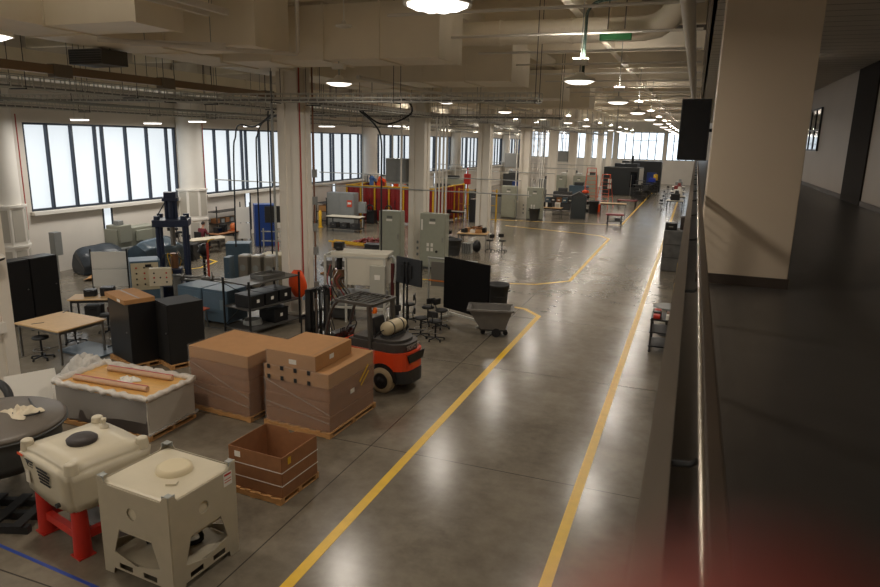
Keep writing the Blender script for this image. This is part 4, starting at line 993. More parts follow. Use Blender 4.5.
# step ladder
def step_ladder(x, y, h, w, rz, label, rail, topm, n):
    t = thing('step_ladder', label, 'ladder', (x,y,0), rz); sp = h*.3; wt = w*.6
    for s in (-1,1):
        MB().bar((s*w/2,-sp,0),(s*wt/2,-.06,h),.05,.03).build('front_rail', rail, t); MB().bar((s*w/2,sp,0),(s*wt/2,.06,h),.04,.03).build('rear_rail', rail, t)
    for i in range(1,n):
        k = i/n; ww = w+(wt-w)*k
        B((0,-sp+(sp-.06)*k,h*k),(ww,.09,.03)).build('step', YELLOW if topm is YELLOW else rail, t)
    for i in (1,3):
        k = i/n; B((0,sp-(sp-.06)*k,h*k),(w+(wt-w)*k,.03,.03)).build('rear_brace', rail, t)
    RB((0,0,h),(wt+.06,.24,.05),.01).build('top_cap', topm, t)
step_ladder(-11.35,20.2,1.1,.75,R(25),'small red step ladder with a yellow top, right of the white column',RED,YELLOW,4)
# gear behind the rack: tank row, cabinets, sensor rig
for i, (x,y) in enumerate(((-16.45,21.75),(-15.95,21.9),(-15.45,22.05))):
    t = thing('pressure_vessel', '%s of three grey upright vessels behind the storage rack' % ('left','middle','right')[i] if False else 'grey upright vessel behind the storage rack, %s of three' % ('left','middle','right')[i], 'vessel', (x,y,0), .2, 'upright vessels')
    RB((0,0,.7),(.42,.5,1.3),.06).build('shell', mat('satin_grey',(158,152,140),.3,.5), t); MB().lathe([(.12,-.02),(.12,.02)],n=16,M=Matrix.Translation((0,-.26,.85)) @ Matrix.Rotation(VERT,4,'X')).build('hatch', GALV, t); B((0,0,.02),(.44,.52,.04)).build('foot', DARK, t)
plain_cabinet(-18.0,23.4,1.0,.8,1.5,R(30),'blue grey cabinet left of the beige bench, behind the upright vessels',BLUEG)
plain_cabinet(-16.9,21.3,.22,.5,1.3,R(15),'narrow blue grey cabinet beside the upright vessels',BLUEG)
plain_cabinet(-16.3,24.3,1.9,.9,1.0,R(15),'beige bench cabinet behind the upright vessels',BEIGE,0,2)
t = thing('black_rig', 'black spindly sensor rig on a pole left of the blue grey cabinet', 'rig', (-17.6,20.7,0))
for i in range(3): a = 2*PI*i/3; MB().bar((.4*math.cos(a),.4*math.sin(a),0),(0,0,.5),.03).build('leg', BLACK, t)
C((0,0,.3),(0,0,1.6),.05).build('mast', BLACK, t); MB().sph((0,0,1.6),(.2,.2,.25),10,7,.25).sph((.15,0,1.35),(.12,.15,.12),8,6,.2).build('sensor_head', BLACK, t)
for i in range(7): MB().tube([(.1*math.cos(a),.1*math.sin(a),.35+.15*i+.02*a) for a in [k*.5 for k in range(13)]],.018,5).build('coil', STEEL, t)
t = thing('steel_pipework', 'low run of steel pipework behind the low blue grey cabinets', 'pipework', (-16.4,18.9,0), R(5))
MB().tube([(-1.2,0,.95),(1.5,0,.95)],.05,10).build('pipe', STEEL, t); MB().tube([(-1.2,.3,.75),(1.5,.3,.75)],.05,10).build('pipe', STEEL, t)
for x in (-1.,.2,1.4): MB().box((x,.15,.47),(.06,.4,.94)).build('support', GREY, t)
for x in (-.6,.6): MB().lathe([(.1,-.05),(.1,.05)],n=14,M=Matrix.Translation((x,0,.95)) @ Matrix.Rotation(R(90),4,'Y')).cyl((x,0,.95),(x,0,1.2),.02).build('valve', STEEL, t)
t = thing('bent_pipe', 'brown bent pipe rising behind the storage rack', 'pipe', (-13.4,20.4,0)); MB().tube(poly_smooth([(0,0,0),(0,0,1.2),(.08,.02,1.75),(.4,.1,1.9),(.9,.2,1.9)],5),.05,8).build('tube', mat('brown_pipe',(134,98,70),.4,.4), t); C((0,0,0),(0,0,.03),.2).build('flange', DARK, t)

# black suspended cables
for pts, lab in (([(-17.3,22.3,1.5),(-17.2,22.3,5.2),(-17.0,22.2,5.9),(-16.3,21.5,6.35),(-14.6,20.2,6.3),(-13.2,19.3,6.75)],'black cable looping from the tray down to the left of the vessels'),
                 ([(-15.9,22.,1.4),(-15.9,22.,5.4),(-15.75,21.9,6.0),(-15.0,21.2,6.45),(-13.2,19.6,6.7)],'black cable hanging down onto the middle upright vessel'),
                 ([(-15.4,22.1,1.4),(-15.4,22.1,6.0),(-15.3,22.,6.9)],'black cable hanging straight down onto the right upright vessel'),
                 ([(-9.55,19.9,2.3),(-9.6,20.,4.8),(-9.75,20.3,5.9),(-10.2,20.8,6.4),(-11.2,21.6,6.9)],'black cable curving from the tray down to the grey machine behind the forklift')):
    pipe('hanging_cable', poly_smooth(pts, 6), .03, CABLE, lab, 'cable')
pipe('cable_loop', poly_smooth([(-11.3,22,6.9),(-10.6,21.9,6.5),(-9.9,21.8,6.55),(-9.3,21.8,6.9),(-9.6,21.8,7.3),(-10.8,21.9,7.35)],6), .03, CABLE, 'black cable loop hanging from the overhead tray above the grey machine', 'cable')

# window-wall work area: tables, chair, seated person, racks, blue cabinet, monitor
work_table(-23.2,27.6,2.1,.9,.76,R(70),'cream topped table by the window wall with a white chair beside it',mat('cream_top',(212,200,178),.45),STEEL)
def shell_chair(x,y,rz,label):
    t = thing('shell_chair', label, 'chair', (x,y,0), rz)
    RB((0,0,.45),(.46,.46,.05),.02).build('seat', mat('pale_shell',(206,196,182),.5), t)
    MB().sheet(lambda u,v: ((u-.5)*.46,.2+.06*(1-(2*u-1)**2)+.08*v,.47+.48*v),10,8).build('backrest', mat('pale_shell',(206,196,182),.5), t)
    C((0,0,.06),(0,0,.43),.03).build('column', DARK, t)
    b = MB()
    for i in range(5): a = 2*PI*i/5; b.bar((0,0,.08),(.28*math.cos(a),.28*math.sin(a),.04),.04,.03)
    b.build('base', DARK, t); return t
shell_chair(-22.0,28.0,R(200),'pale shell chair on wheels at the cream table')
work_table(-23.85,29.95,2.2,.76,.76,R(90),'dark cluttered desk by the window wall where the person sits',CARD2,DARK)
def rack_open(x,y,w,d,h,rz,label,levels):
    t = thing('shelving', label, 'shelving', (x,y,0), rz)
    for sx in (-1,1):
        for sy in (-1,1): B((sx*w/2,sy*d/2,h/2),(.05,.05,h)).build('upright', DARK, t)
    for z in levels: B((0,0,z),(w,d,.04)).build('shelf', DARK, t)
    return t
rack_open(-24.9,31.6,3.0,.7,2.1,R(90),'dark open shelving behind the seated person',(.3,1.1,1.75))
rr = random.Random(3)
for i in range(7):
    t = thing('parts_box', ('small brown box','small grey box')[i % 2]+' on the dark shelving behind the seated person, %s from the left' % ORD[i], 'box', (-24.9,30.4+.41*i,1.12), rr.uniform(-.2,.2)); RB((0,0,.12),(.4,.3,.24),.01).build('body', (CARD2,GREY)[i % 2], t); B((0,0,.245),(.42,.32,.02)).build('lid', (CARD,CHAR)[i % 2], t)
t = thing('flip_sheet_board', 'tall white two sheet board standing left of the blue cabinet', 'whiteboard', (-23.35,30.75,0), R(40))
for z in (.75,1.65): B((0,-.02,z),(.8,.03,.86)).build('sheet', PAPER, t)
for s in (-.38,.38): MB().box((s,0,1.05),(.04,.04,2.1)).box((s,0,.02),(.05,.5,.04)).build('stand_leg', DARK, t)
plain_cabinet(-22.1,31.1,1.15,.8,2.3,R(42),'tall bright blue cabinet right of the white sheet board',BLUE)
t = thing('screen_stand', 'black flat screen on a stand in front of the blue cabinet', 'screen', (-19.9,29.0,0), R(38))
RB((0,0,2.05),(1.15,.07,.85),.015).build('casing', mat('screen_back',(40,40,40),.5), t); MB().box((0,.06,1.0),(.07,.05,1.9)).build('post', BLACK, t); MB().bar((-.4,-.3,.03),(.4,.3,.03),.06).bar((-.4,.3,.03),(.4,-.3,.03),.06).build('foot', BLACK, t)
t = thing('steel_fixture', 'grey pipe frame fixture in front of the blue cabinet', 'fixture', (-18.3,26.6,0), R(20))
for x in (-.6,.6): MB().bar((x,0,0),(x,0,1.7),.06).build('upright', GALV, t)
for z in (1.1,1.55): MB().bar((-.7,0,z),(1.2,0,z),.05).build('rail', GALV, t)
t = thing('fire_extinguisher', 'small red cylinder near the foot of the blue cabinet', 'extinguisher', (-20.6,30.0,0)); MB().lathe([(.1,0),(.1,.5),(.04,.58),(.04,.64)],n=16).build('bottle', RED, t); MB().box((.03,0,.67),(.14,.03,.05)).build('valve', BLACK, t)
t = thing('orange_helmet', 'small orange lump of equipment on the dark desk beside the person', 'equipment', (-23.8,30.55,.76)); MB().sph((0,0,.22),(.2,.2,.22),10,8,.06).box((0,0,.03),(.4,.4,.06)).build('body', mat('dull_orange',(206,112,60),.5), t)

for i, (dy, sz, lab) in enumerate(((-.55,(.3,.4,.3),'black instrument at the near end of the dark desk'),(-.1,(.34,.3,.42),'black monitor in the middle of the dark desk'),(.95,(.3,.3,.25),'pale box at the far end of the dark desk'))):
    t = thing('desk_instrument', lab, 'instrument', (-23.95,29.95+dy,.76)); RB((0,0,sz[2]/2),sz,.02).build('casing', PAPER if i == 2 else BLACK, t); B((sz[0]/2+.006,0,sz[2]*.55),(.012,sz[1]*.7,sz[2]*.5)).build('front_face', LGREY if i == 2 else SCREEN, t)
# seated person (working at the dark desk)
def skinned(name, verts, edges, radii, m, parent, root=0, lvl=2, label=None):
    me = bpy.data.meshes.new(name); me.from_pydata(verts, edges, []); o = bpy.data.objects.new(name, me); COL.objects.link(o)
    md = o.modifiers.new('skin','SKIN'); md.use_smooth_shade = True
    for i, r in enumerate(radii):
        sv = me.skin_vertices[0].data[i]; sv.radius = (r,r) if not isinstance(r,tuple) else r; sv.use_root = (i == root)
    sd = o.modifiers.new('sub','SUBSURF'); sd.levels = lvl; sd.render_levels = lvl
    me2 = bpy.data.meshes.new_from_object(o.evaluated_get(bpy.context.evaluated_depsgraph_get()))
    bpy.data.objects.remove(o)
    me2.materials.clear(); me2.materials.append(m); q = bpy.data.objects.new(name, me2); COL.objects.link(q)
    me2.polygons.foreach_set('use_smooth',[True]*len(me2.polygons))
    if parent: q.parent = parent
    if label: q['label'] = label
    return q
PSKIN = mat('person_skin',(186,136,112),.55)
t = thing('person', 'person in a dark red top sitting at the dark desk, facing right', 'person', (-24.0,28.15,0), R(4))
# local: faces +y, pelvis at z .52
V = [(0,0,.55),(0,.02,.75),(0,.06,.98),(0,.1,1.12),(0,.14,1.2),(0,.17,1.33),
     (-.09,.02,.53),(-.11,.42,.54),(-.12,.46,.1),(-.12,.58,.05),(.09,.02,.53),(.11,.42,.54),(.12,.46,.1),(.12,.58,.05),
     (-.18,.08,1.08),(-.23,.16,.84),(-.16,.4,.84),(-.13,.49,.85),(.18,.08,1.08),(.23,.16,.84),(.16,.4,.84),(.13,.49,.85)]
Ed = [(0,1),(1,2),(2,3),(3,4),(4,5),(0,6),(6,7),(7,8),(8,9),(0,10),(10,11),(11,12),(12,13),(2,14),(14,15),(15,16),(16,17),(2,18),(18,19),(19,20),(20,21)]
Rd = [(.16,.12),(.15,.11),(.17,.11),(.08,.07),.05,.075,.1,.08,.055,.045,.1,.08,.055,.045,.07,.05,.04,.035,.07,.05,.04,.035]
skinned('body', V, Ed, Rd, PSKIN, t)
MB().sph((0,.19,1.36),(.085,.1,.12),18,12).sph((0,.29,1.35),(.016,.02,.02),8,6).sph((-.086,.19,1.36),(.015,.025,.03),8,6).sph((.086,.19,1.36),(.015,.025,.03),8,6).build('head', PSKIN, t)
MB().sph((0,.165,1.40),(.096,.105,.1),16,10).build('hair', mat('dark_hair',(36,28,26),.7), t)
skinned('shirt', [V[0],V[1],V[2],V[3],V[14],V[15],V[16],V[18],V[19],V[20]], [(0,1),(1,2),(2,3),(2,4),(4,5),(5,6),(2,7),(7,8),(8,9)], [(.18,.14),(.17,.13),(.19,.13),(.08,.07),.085,.066,.052,.085,.066,.052], mat('dark_red_top',(96,30,40),.8), t)
skinned('trousers', [V[0],V[6],V[7],V[8],V[10],V[11],V[12]], [(0,1),(1,2),(2,3),(0,4),(4,5),(5,6)], [(.17,.13),.115,.095,.07,.115,.095,.07], mat('dark_trousers',(34,34,40),.8), t)
for s in (-1,1): RB((s*.12,.54,.04),(.1,.27,.08),.03).build('shoe', BLACK, t)
t = thing('desk_chair', 'dark desk chair under the person in the dark red top', 'chair', (-24.0,28.12,0), R(4))
RB((0,-.02,.38),(.46,.44,.06),.02).build('seat', BLACK, t); MB().sheet(lambda u,v:((u-.5)*.42,-.27-.04*v,.5+.5*v),6,4).rbox((0,-.29,.75),(.42,.05,.5),.02).build('backrest', BLACK, t); C((0,-.02,.06),(0,-.02,.36),.03).build('column', DARK, t)
b = MB()
for i in range(5): a = 2*PI*i/5; b.bar((0,-.02,.08),(.28*math.cos(a),.28*math.sin(a)-.02,.04),.04,.03)
b.build('base', DARK, t)

# ================================================================== MIDDLE GROUND, BEHIND THE FORKLIFT
t = thing('process_machine', 'grey and white process machine with an open frame, behind the forklift', 'machine', (-10.1,19.4,0), R(12))
for sx in (-1.05,-.35,.95):
    for sy in (-.45,.45): B((sx,sy,1.1),(.07,.07,2.2)).build('frame_post', LGREY, t)
for z in (.5,2.2):
    MB().bar((-1.05,-.45,z),(.95,-.45,z),.07).bar((-1.05,.45,z),(.95,.45,z),.07).bar((-1.05,-.45,z),(-1.05,.45,z),.07).bar((.95,-.45,z),(.95,.45,z),.07).build('frame_rail', LGREY, t)
RB((.35,-.1,1.75),(1.3,.75,.95),.02).build('front_panel', mat('warm_white_panel',(202,196,180),.45), t, 'large off-white panel')
RB((.1,0,2.28),(1.9,.9,.1),.02).build('top_cover', mat('warm_white_panel',(202,196,180),.45), t)
RB((.75,-.52,1.5),(.5,.22,.95),.015).build('control_box', mat('box_grey',(172,170,158),.45), t)
B((.75,-.635,1.6),(.18,.01,.16)).build('display', PAPER, t)
C((-.7,0,1.1),(-.7,0,1.7),.22,n=18).build('drum', mat('copper_drum',(146,116,88),.3,.6), t); C((-.7,0,1.7),(-.7,0,2.15),.1,n=14).build('motor', DARK, t)
MB().sph((-.7,0,2.4),(.15,.15,.12),10,7,.1).box((-.7,0,2.5),(.3,.25,.2)).build('gearbox', BLACK, t)
RB((.1,0,.75),(1.6,.75,.45),.03).build('lower_housing', GREY, t); RB((-.6,.05,.3),(.7,.6,.5),.03).build('pump', CHAR, t)
for i in range(6):
    a = i*.9; MB().tube(poly_smooth([(-.9+.12*i,-.35,1.9-.1*i),(-.95+.1*i,-.55,1.4),(-.8+.14*i,-.5,.9),(-.7+.15*i,-.3,.6)],5),.022,6).build('hose', [mat('hose_red',(130,46,40),.5),BLACK,STEEL][i % 3], t)
MB().tube(poly_smooth([(.9,-.2,2.0),(1.15,-.25,2.25),(1.3,-.3,2.0),(1.25,-.3,1.4)],5),.04,8).build('flex_duct', GALV, t)
for x, h in ((1.15,2.0),(1.32,1.7)): C((x,-.15,0),(x,-.15,h),.06).build('riser', [mat('maroon_riser',(84,36,36),.4),DARK][x > 1.2], t)
def tilt_cart(x, y, rz, label, m, s=1.):
    t = thing('tilt_cart', label, 'tilt cart', (x,y,0), rz); 
    a = [(-.75*s,.95*s),(.62*s,.95*s)]
    ob = MB(); w0, w1 = .3*s, .45*s
    # tapered hopper body: outer and inner shells
    def shell(k, zb):
        return [(-.42*s*k,-w0*k,zb),(.38*s*k,-w0*k,zb),(.38*s*k,w0*k,zb),(-.42*s*k,w0*k,zb),(-.82*s*k,-w1*k,.92*s),(.6*s*k,-w1*k,.92*s),(.6*s*k,w1*k,.92*s),(-.82*s*k,w1*k,.92*s)]
    o1 = shell(1.,.25*s); o2 = shell(.93,.3*s)
    ob._add(o1+o2,[(3,2,1,0),(0,1,5,4),(1,2,6,5),(2,3,7,6),(3,0,4,7),(8,9,10,11),(12,13,9,8),(13,14,10,9),(14,15,11,10),(15,12,8,11),(4,5,13,12),(5,6,14,13),(6,7,15,14),(7,4,12,15)])
    ob.build('hopper', m, t)
    MB().bar((-.85*s,-w1-.02,.92*s),(.63*s,-w1-.02,.92*s),.06).bar((-.85*s,w1+.02,.92*s),(.63*s,w1+.02,.92*s),.06).bar((-.85*s,-w1,.92*s),(-.85*s,w1,.92*s),.06).bar((.63*s,-w1,.92*s),(.63*s,w1,.92*s),.06).build('rim', m, t)
    MB().box((0,0,.22*s),(.9*s,.5*s,.06)).build('chassis', DARK, t)
    for yy in (-.28*s,.28*s): C((.1*s,yy-.04,.15*s),(.1*s,yy+.04,.15*s),.15*s,n=18).build('wheel', RUBBER, t)
    for xx in (-.35*s,.4*s): C((xx,-.03,.08*s),(xx,.03,.08*s),.08*s,n=14).build('caster', RUBBER, t)
tilt_cart(-5.45,19.55,R(14),'grey tilt cart standing beside the yellow stripe, right of the black partition board',mat('worn_grey_plastic',(106,102,96),.55,var=.12,scale=4),.95)
tilt_cart(-13.3,24.0,R(20),'grey tilt cart behind the process machine, right of the white column',mat('worn_grey_plastic',(106,102,96),.55,var=.12,scale=4),.95)
t = thing('timber_offcut', 'loose brown boards on the floor left of the farther tilt cart', 'boards', (-14.6,25.6,0), R(10))
for i in range(3): B((0,.1*i,.03+.04*i),(1.3-.2*i,.2,.035),.1*i).build('board', CARD, t)
# black monitor on a stand, seen from behind
t = thing('monitor_stand', 'black flat monitor on a two pole stand right of the process machine', 'monitor', (-8.05,18.75,0), R(-24))
RB((.02,0,1.95),(1.15,.06,.85),.015).build('casing', mat('monitor_grey',(44,46,48),.4), t)
for x in (-.13,.03): MB().bar((x,-.08,.05),(x,-.08,2.25),.045).build('pole', BLACK, t)
MB().box((-.05,-.05,1.95),(.5,.05,.4)).build('mount_plate', BLACK, t)
for s in (-1,1): MB().bar((s*.35,-.35,.04),(s*.1,-.08,.1),.05).bar((s*.35,.35,.04),(s*.1,-.05,.1),.05).build('foot', BLACK, t)
for x, y, l, rz in ((-8.15,18.05,'nearest the forklift',.5),(-7.45,18.35,'middle of the front row',2.),(-6.9,18.2,'right end of the front row',3.1),(-7.75,19.7,'middle of the back row',4.),(-7.2,19.5,'right end of the back row',1.2),(-8.5,19.8,'left end of the back row',5.)):
    stool(x, y, 'black drafting stool left of the partition board, '+l, rz=rz, group='cluster of drafting stools')
# black partition board on feet
t = thing('partition_board', 'large black partition board on pale feet, left of the grey tilt cart', 'partition', (-6.75,20.6,0), R(-26))
RB((0,0,1.2),(2.1,.07,1.8),.03).build('panel', mat('black_felt',(20,19,19),.95,spec=.15), t)
for s in (-1,1):
    MB().box((s*.85,0,.2),(.06,.05,.36)).box((s*.85,0,.05),(.08,.7,.06)).build('foot', LGREY, t)
B((0,0,.16),(1.7,.05,.07)).build('foot_rail', LGREY, t)
def trash_can(x, y, h, r, label, m=CHAR):
    t = thing('trash_can', label, 'trash can', (x,y,0), 0)
    MB().lathe([(r*.8,0),(r,h*.92),(r*1.08,h*.93),(r*1.08,h),(r*.96,h),(r*.78,.05)],n=26).build('barrel', m, t)
    for s in (-1,1): MB().tube(poly_smooth([(s*r*1.0,-.09,h*.78),(s*(r*1.0+.07),-.07,h*.8),(s*(r*1.0+.07),.07,h*.8),(s*r*1.0,.09,h*.78)],4),.018,6).build('handle', m, t)
    for z in (.35,.6): MB().lathe([(r*(.8+.2*z)*1.02,h*z-.012),(r*(.8+.2*z)*1.02,h*z+.012)],n=26).build('rib', m, t)
trash_can(-6.1,22.3,1.05,.38,'dark grey trash can right behind the black partition board')
t = thing('pipe_frame', 'bare galvanised pipe frame standing behind the partition board', 'frame', (-7.9,22.2,0), R(-4))
for x in (-.85,.85): MB().bar((x,0,0),(x,0,1.78),.05).build('upright', GALV, t)
MB().tube([(-.9,0,1.78),(1.05,0,1.78)],.035,8).build('top_rail', GALV, t); MB().box((-.3,.0,1.2),(.9,.04,.9)).build('grey_panel', mat('mid_grey_panel',(110,108,100),.6), t); MB().bar((-.85,-.02,.95),(.85,-.02,.95),.05).build('orange_rail', mat('orange_rail',(208,120,50),.5), t)

# ================================================================== GREY GREEN CABINETS AND THE REST OF THE HALL
def elec_cabinet(x, y, w, h, label, detail=False, conduits=0, pipes=2, top=False):
    t = thing('electrical_cabinet', label, 'electrical cabinet', (x,y,0), R(2), 'grey green electrical cabinets')
    RB((0,0,h/2+.05),(w,.55,h-.1),.012).build('body', GREYG, t); B((0,0,.05),(w*.98,.5,.1)).build('plinth', CHAR, t)
    o = B((0,-.285,h/2+.06),(w-.08,.02,h-.22)).build('door', GREYG, t); B((w*.4,-.305,h*.55),(.04,.03,.22)).build('handle', STEEL, o)
    B((0,-.3,h-.28),(.28,.012,.12)).build('name_plate', mat('plate_grey',(104,106,98),.4), t)
    B((-.02,-.3,h-.42),(.3,.012,.1)).build('warning_label', PAPER, t)
    if detail:
        rr = random.Random(4)
        for i in range(4):
            B((-.22+.2*(i % 2),-.302,h*.36+.22*(i//2)),(.11,.02,.16)).build('meter', PAPER, t)
        C((.22,-.3,h*.33),(.22,-.34,h*.33),.06,n=14).build('knob', BLACK, t)
        B((-w/2+.1,-.3,h*.8),(.08,.012,.5)).build('side_label', PAPER, t)
    for i in range(conduits): C((w/2-.12-.17*i,.05,h),(w/2-.12-.17*i,.05,7.0),.042,n=10).build('riser_conduit', WHITE, t)
    return t
elec_cabinet(-13.35,29.0,1.1,2.62,'grey green cabinet left of the white column, right behind the process machine',False,1)
elec_cabinet(-11.15,29.0,1.25,2.62,'grey green cabinet with meters and conduits, right of the column behind the monitor',True,4)
elec_cabinet(-13.45,51.3,1.15,2.55,'grey green cabinet left of the column, farther down the hall',False,1)
elec_cabinet(-11.35,51.3,1.25,2.5,'grey green cabinet with labels right of the column, farther down the hall',True,3)
elec_cabinet(-13.4,72.9,1.15,2.5,'distant grey green cabinet left of a column near the end of the row')
elec_cabinet(-11.5,73.1,1.25,2.5,'distant grey green cabinet right of a column near the end of the row')
for (x,y,lab) in ((-13.5,30.0,'grey box cabinet mounted high on the column behind the process machine'),(-13.5,51.9,'grey box cabinet mounted high on the column farther down the hall'),(-13.5,73.6,'grey box cabinet mounted high on a distant column')):
    t = thing('high_box', lab, 'electrical box', (x,y,3.95), 0, 'high mounted boxes')
    RB((0,0,.55),(1.05,.6,1.1),.012).build('housing', GREY, t); B((0,-.31,.55),(.95,.02,1.0)).build('door', GREY, t); B((.04,0,-.06),(1.12,.5,.08)).build('bracket', LGREY, t)
    for xx in (-.3,.2): C((xx,0,1.1),(xx,0,3.0),.04,n=8).build('riser_conduit', WHITE, t)
for k in range(1,6):
    y = CY[k]
    pipe('cross_strut', [(-24.3,y-.45,3.6),(-6.8 if k == 1 else -10.0,y-.45,3.6)], .03, GALV, 'thin strut crossing at mid height at the %s column behind the orange bag' % ORD[k-1], 'strut', 6)
work_table(-20.9,38.2,2.4,.95,1.0,R(3),'tall workbench with a pale top in front of the wide grey cabinet',mat('bench_top',(196,188,170),.45),DARK,True)
for i in range(3):
    t = thing('dark_case', 'dark case on the lower shelf of the tall workbench, %s of three' % ('left','middle','right')[i], 'case', (-21.7+.75*i,38.2,.235)); RB((0,0,.16),(.5,.5,.32),.03).build('shell', CHAR, t); B((0,-.26,.2),(.15,.02,.04)).build('handle', STEEL, t)
plain_cabinet(-22.7,41.1,2.0,.9,2.25,R(6),'wide grey cabinet with a red sign, left of the red booth',GREY,0,2)
t = thing('red_sign', 'small red and white sign on the wide grey cabinet', 'sign', (-21.95,40.68,1.55), R(6)); B((0,0,0),(.36,.012,.46)).build('plate', mat('sign_red',(206,76,52),.5), t); B((0,-.008,.02),(.26,.006,.14)).build('panel', PAPER, t)
t = thing('disconnect_box', 'small grey disconnect box right of the wide grey cabinet', 'electrical box', (-20.9,40.6,1.35)); RB((0,0,0),(.5,.25,.75),.015).build('housing', GREY, t); C((0,0,-1.35),(0,0,-.37),.04).build('post', GALV, t); C((0,0,.37),(0,0,5.6),.03).build('riser', GALV, t)
rack_open(-24.0,41.4,2.0,.8,1.9,R(90),'brown loaded shelving by the window wall left of the wide grey cabinet',(.25,.9,1.5))
for i in range(4):
    t = thing('stock_carton', 'brown carton on the loaded shelving, %s from the left' % ORD[i], 'carton', (-24.0,40.75+.46*i,.92)); RB((0,0,.2),(.6,.45,.4),.01).build('box', (CARD,CARD2)[i % 2], t); B((0,0,.402),(.08,.44,.004)).build('tape', TAPE, t)
t = thing('yellow_bollard', 'short yellow post by the loaded shelving at the window wall', 'bollard', (-23.4,39.2,0)); MB().lathe([(.11,0),(.11,1.05),(.07,1.12),(.01,1.14)],n=16).build('post', YELLOW, t); C((0,0,0),(0,0,.02),.2).build('base', YELLOW, t)
# low yellow ladder and red heap
t = thing('fallen_ladder', 'yellow ladder lying on low blocks in front of the tall workbench', 'ladder', (-17.3,32.3,0), R(-12))
for s in (-.22,.22): B((0,s,.3),(3.0,.04,.08)).build('rail', YELLOW, t)
for i in range(9): C((-1.3+.325*i,-.22,.3),(-1.3+.325*i,.22,.3),.018,n=8).build('rung', YELLOW, t)
for x in (-1.2,1.2): B((x,0,.13),(.12,.5,.26)).build('block', PALLET, t)
rr = random.Random(6)
pallet(-17.0,33.9,2.4,1.3,'wooden pallet carrying a heap of red fittings behind the yellow ladder',.1)
mb = MB()
for i in range(120):
    x, y = rr.uniform(-1.,1.), rr.uniform(-.5,.5); z = .12+rr.uniform(0,.32)*(1-abs(x)); mb.sph((x,y,z),(rr.uniform(.05,.12),rr.uniform(.04,.08),rr.uniform(.04,.08)),7,5)
o = mb.build('red_fittings', mat('red_fittings_paint',(130,48,44),.5,var=.3,scale=9)); o.location = (-17.0,33.9,0); tag(o,'heap of small red fittings on the pallet behind the yellow ladder','fittings',None,'stuff')
t = thing('dark_bundle', 'stack of dark grey slats on the floor right of the yellow ladder', 'bundle', (-15.3,31.6,0), .2)
for i in range(5): B((.05*(i % 2),0,.06+.1*i),(1.5,.7,.08),.05*(i % 3-1)).build('slat_layer', CHAR, t)

# red welding booth with robots
BX0, BX1, BY0, BY1 = -23.7, -16.9, 43.6, 50.2
t = thing('welding_booth', 'red curtained booth with yellow frame posts', 'booth', (BX0,BY0,0))
W_, D_ = BX1-BX0, BY1-BY0
def curtain(a, b):
    a = Vector(a); b = Vector(b); d = (b-a); n = d.cross(Vector((0,0,1))).normalized(); L = d.length
    def f(u, v): p = a+d*u+n*(.035*math.sin(u*L*14)); return (p.x,p.y,.12+2.45*v)
    return MB().sheet(f, int(L*14), 2)
for k in range(6): curtain((W_/6*k+.05,0,0),(W_/6*(k+1)-.05,0,0)).build('curtain', REDCURT, t)
for k in range(3): curtain((0,D_/3*k,0),(0,D_/3*(k+1),0)).build('curtain', REDCURT, t); curtain((W_,D_/3*k,0),(W_,D_/3*(k+1),0)).build('curtain', REDCURT, t)
for k in range(7): B((W_/6*k,-.03,1.33),(.11,.11,2.66)).build('post', YELLOW, t)
for k in range(1,4):
    B((0,D_/3*k,1.33),(.11,.11,2.66)).build('post', YELLOW, t); B((W_,D_/3*k,1.33),(.11,.11,2.66)).build('post', YELLOW, t)
for y in (-.03,): B((W_/2,y,2.6),(W_,.08,.08)).build('top_rail', YELLOW, t)
B((0,D_/2,2.6),(.08,D_,.08)).build('top_rail', YELLOW, t); B((W_,D_/2,2.6),(.08,D_,.08)).build('top_rail', YELLOW, t)
def robot(x, y, label, m, rz, pose=0.):
    t = thing('robot_arm', label, 'robot', (x,y,0), rz)
    C((0,0,0),(0,0,1.7),.32,n=20).build('pedestal', CHAR, t); MB().cyl((0,0,1.7),(0,0,2.15),.34,.28,20).build('base', m, t)
    MB().bar((0,.0,2.1),(.25+pose,0,2.95),.26,.3).sph((0,0,2.15),.25).build('lower_arm', m, t)
    MB().sph((.25+pose,0,2.95),.22).bar((.25+pose,0,2.95),(1.15+pose,0,2.75),.2,.22).build('upper_arm', m, t)
    MB().cyl((1.1+pose,0,2.76),(1.35+pose,0,2.6),.09).build('wrist', DARK, t)
    MB().tube(poly_smooth([(0,.2,2.2),(.1,.3,3.0),(.4,.3,3.25),(.9,.25,3.05),(1.2+pose,.1,2.7)],5),.035,6).build('cable_loom', BLACK, t)
robot(-22.3,45.7,'orange robot arm rising above the left part of the red booth',ORANGE,R(20))
robot(-20.9,45.9,'orange robot arm rising above the middle of the red booth',ORANGE,R(-10),-.1)
robot(-23.1,46.3,'blue robot arm rising at the back left of the red booth',mat('robot_blue',(56,96,150),.4),R(100))
for k,(x,y) in enumerate(((-19.9,42.9),(-21.3,42.8))):
    t = thing('tall_cart', 'dark hose cart standing in front of the red booth, %s one' % ('right','left')[k], 'cart', (x,y,0)); B((0,0,.5),(.6,.5,.9)).build('body', DARK, t); MB().tube([(.25*math.cos(a),-.28,1.1+.25*math.sin(a)) for a in [i*.4 for i in range(17)]],.05,6).build('hose_reel', BLACK, t); MB().bar((-.28,.2,.0),(-.28,.2,1.7),.04).bar((.28,.2,0),(.28,.2,1.7),.04).build('handle', DARK, t)
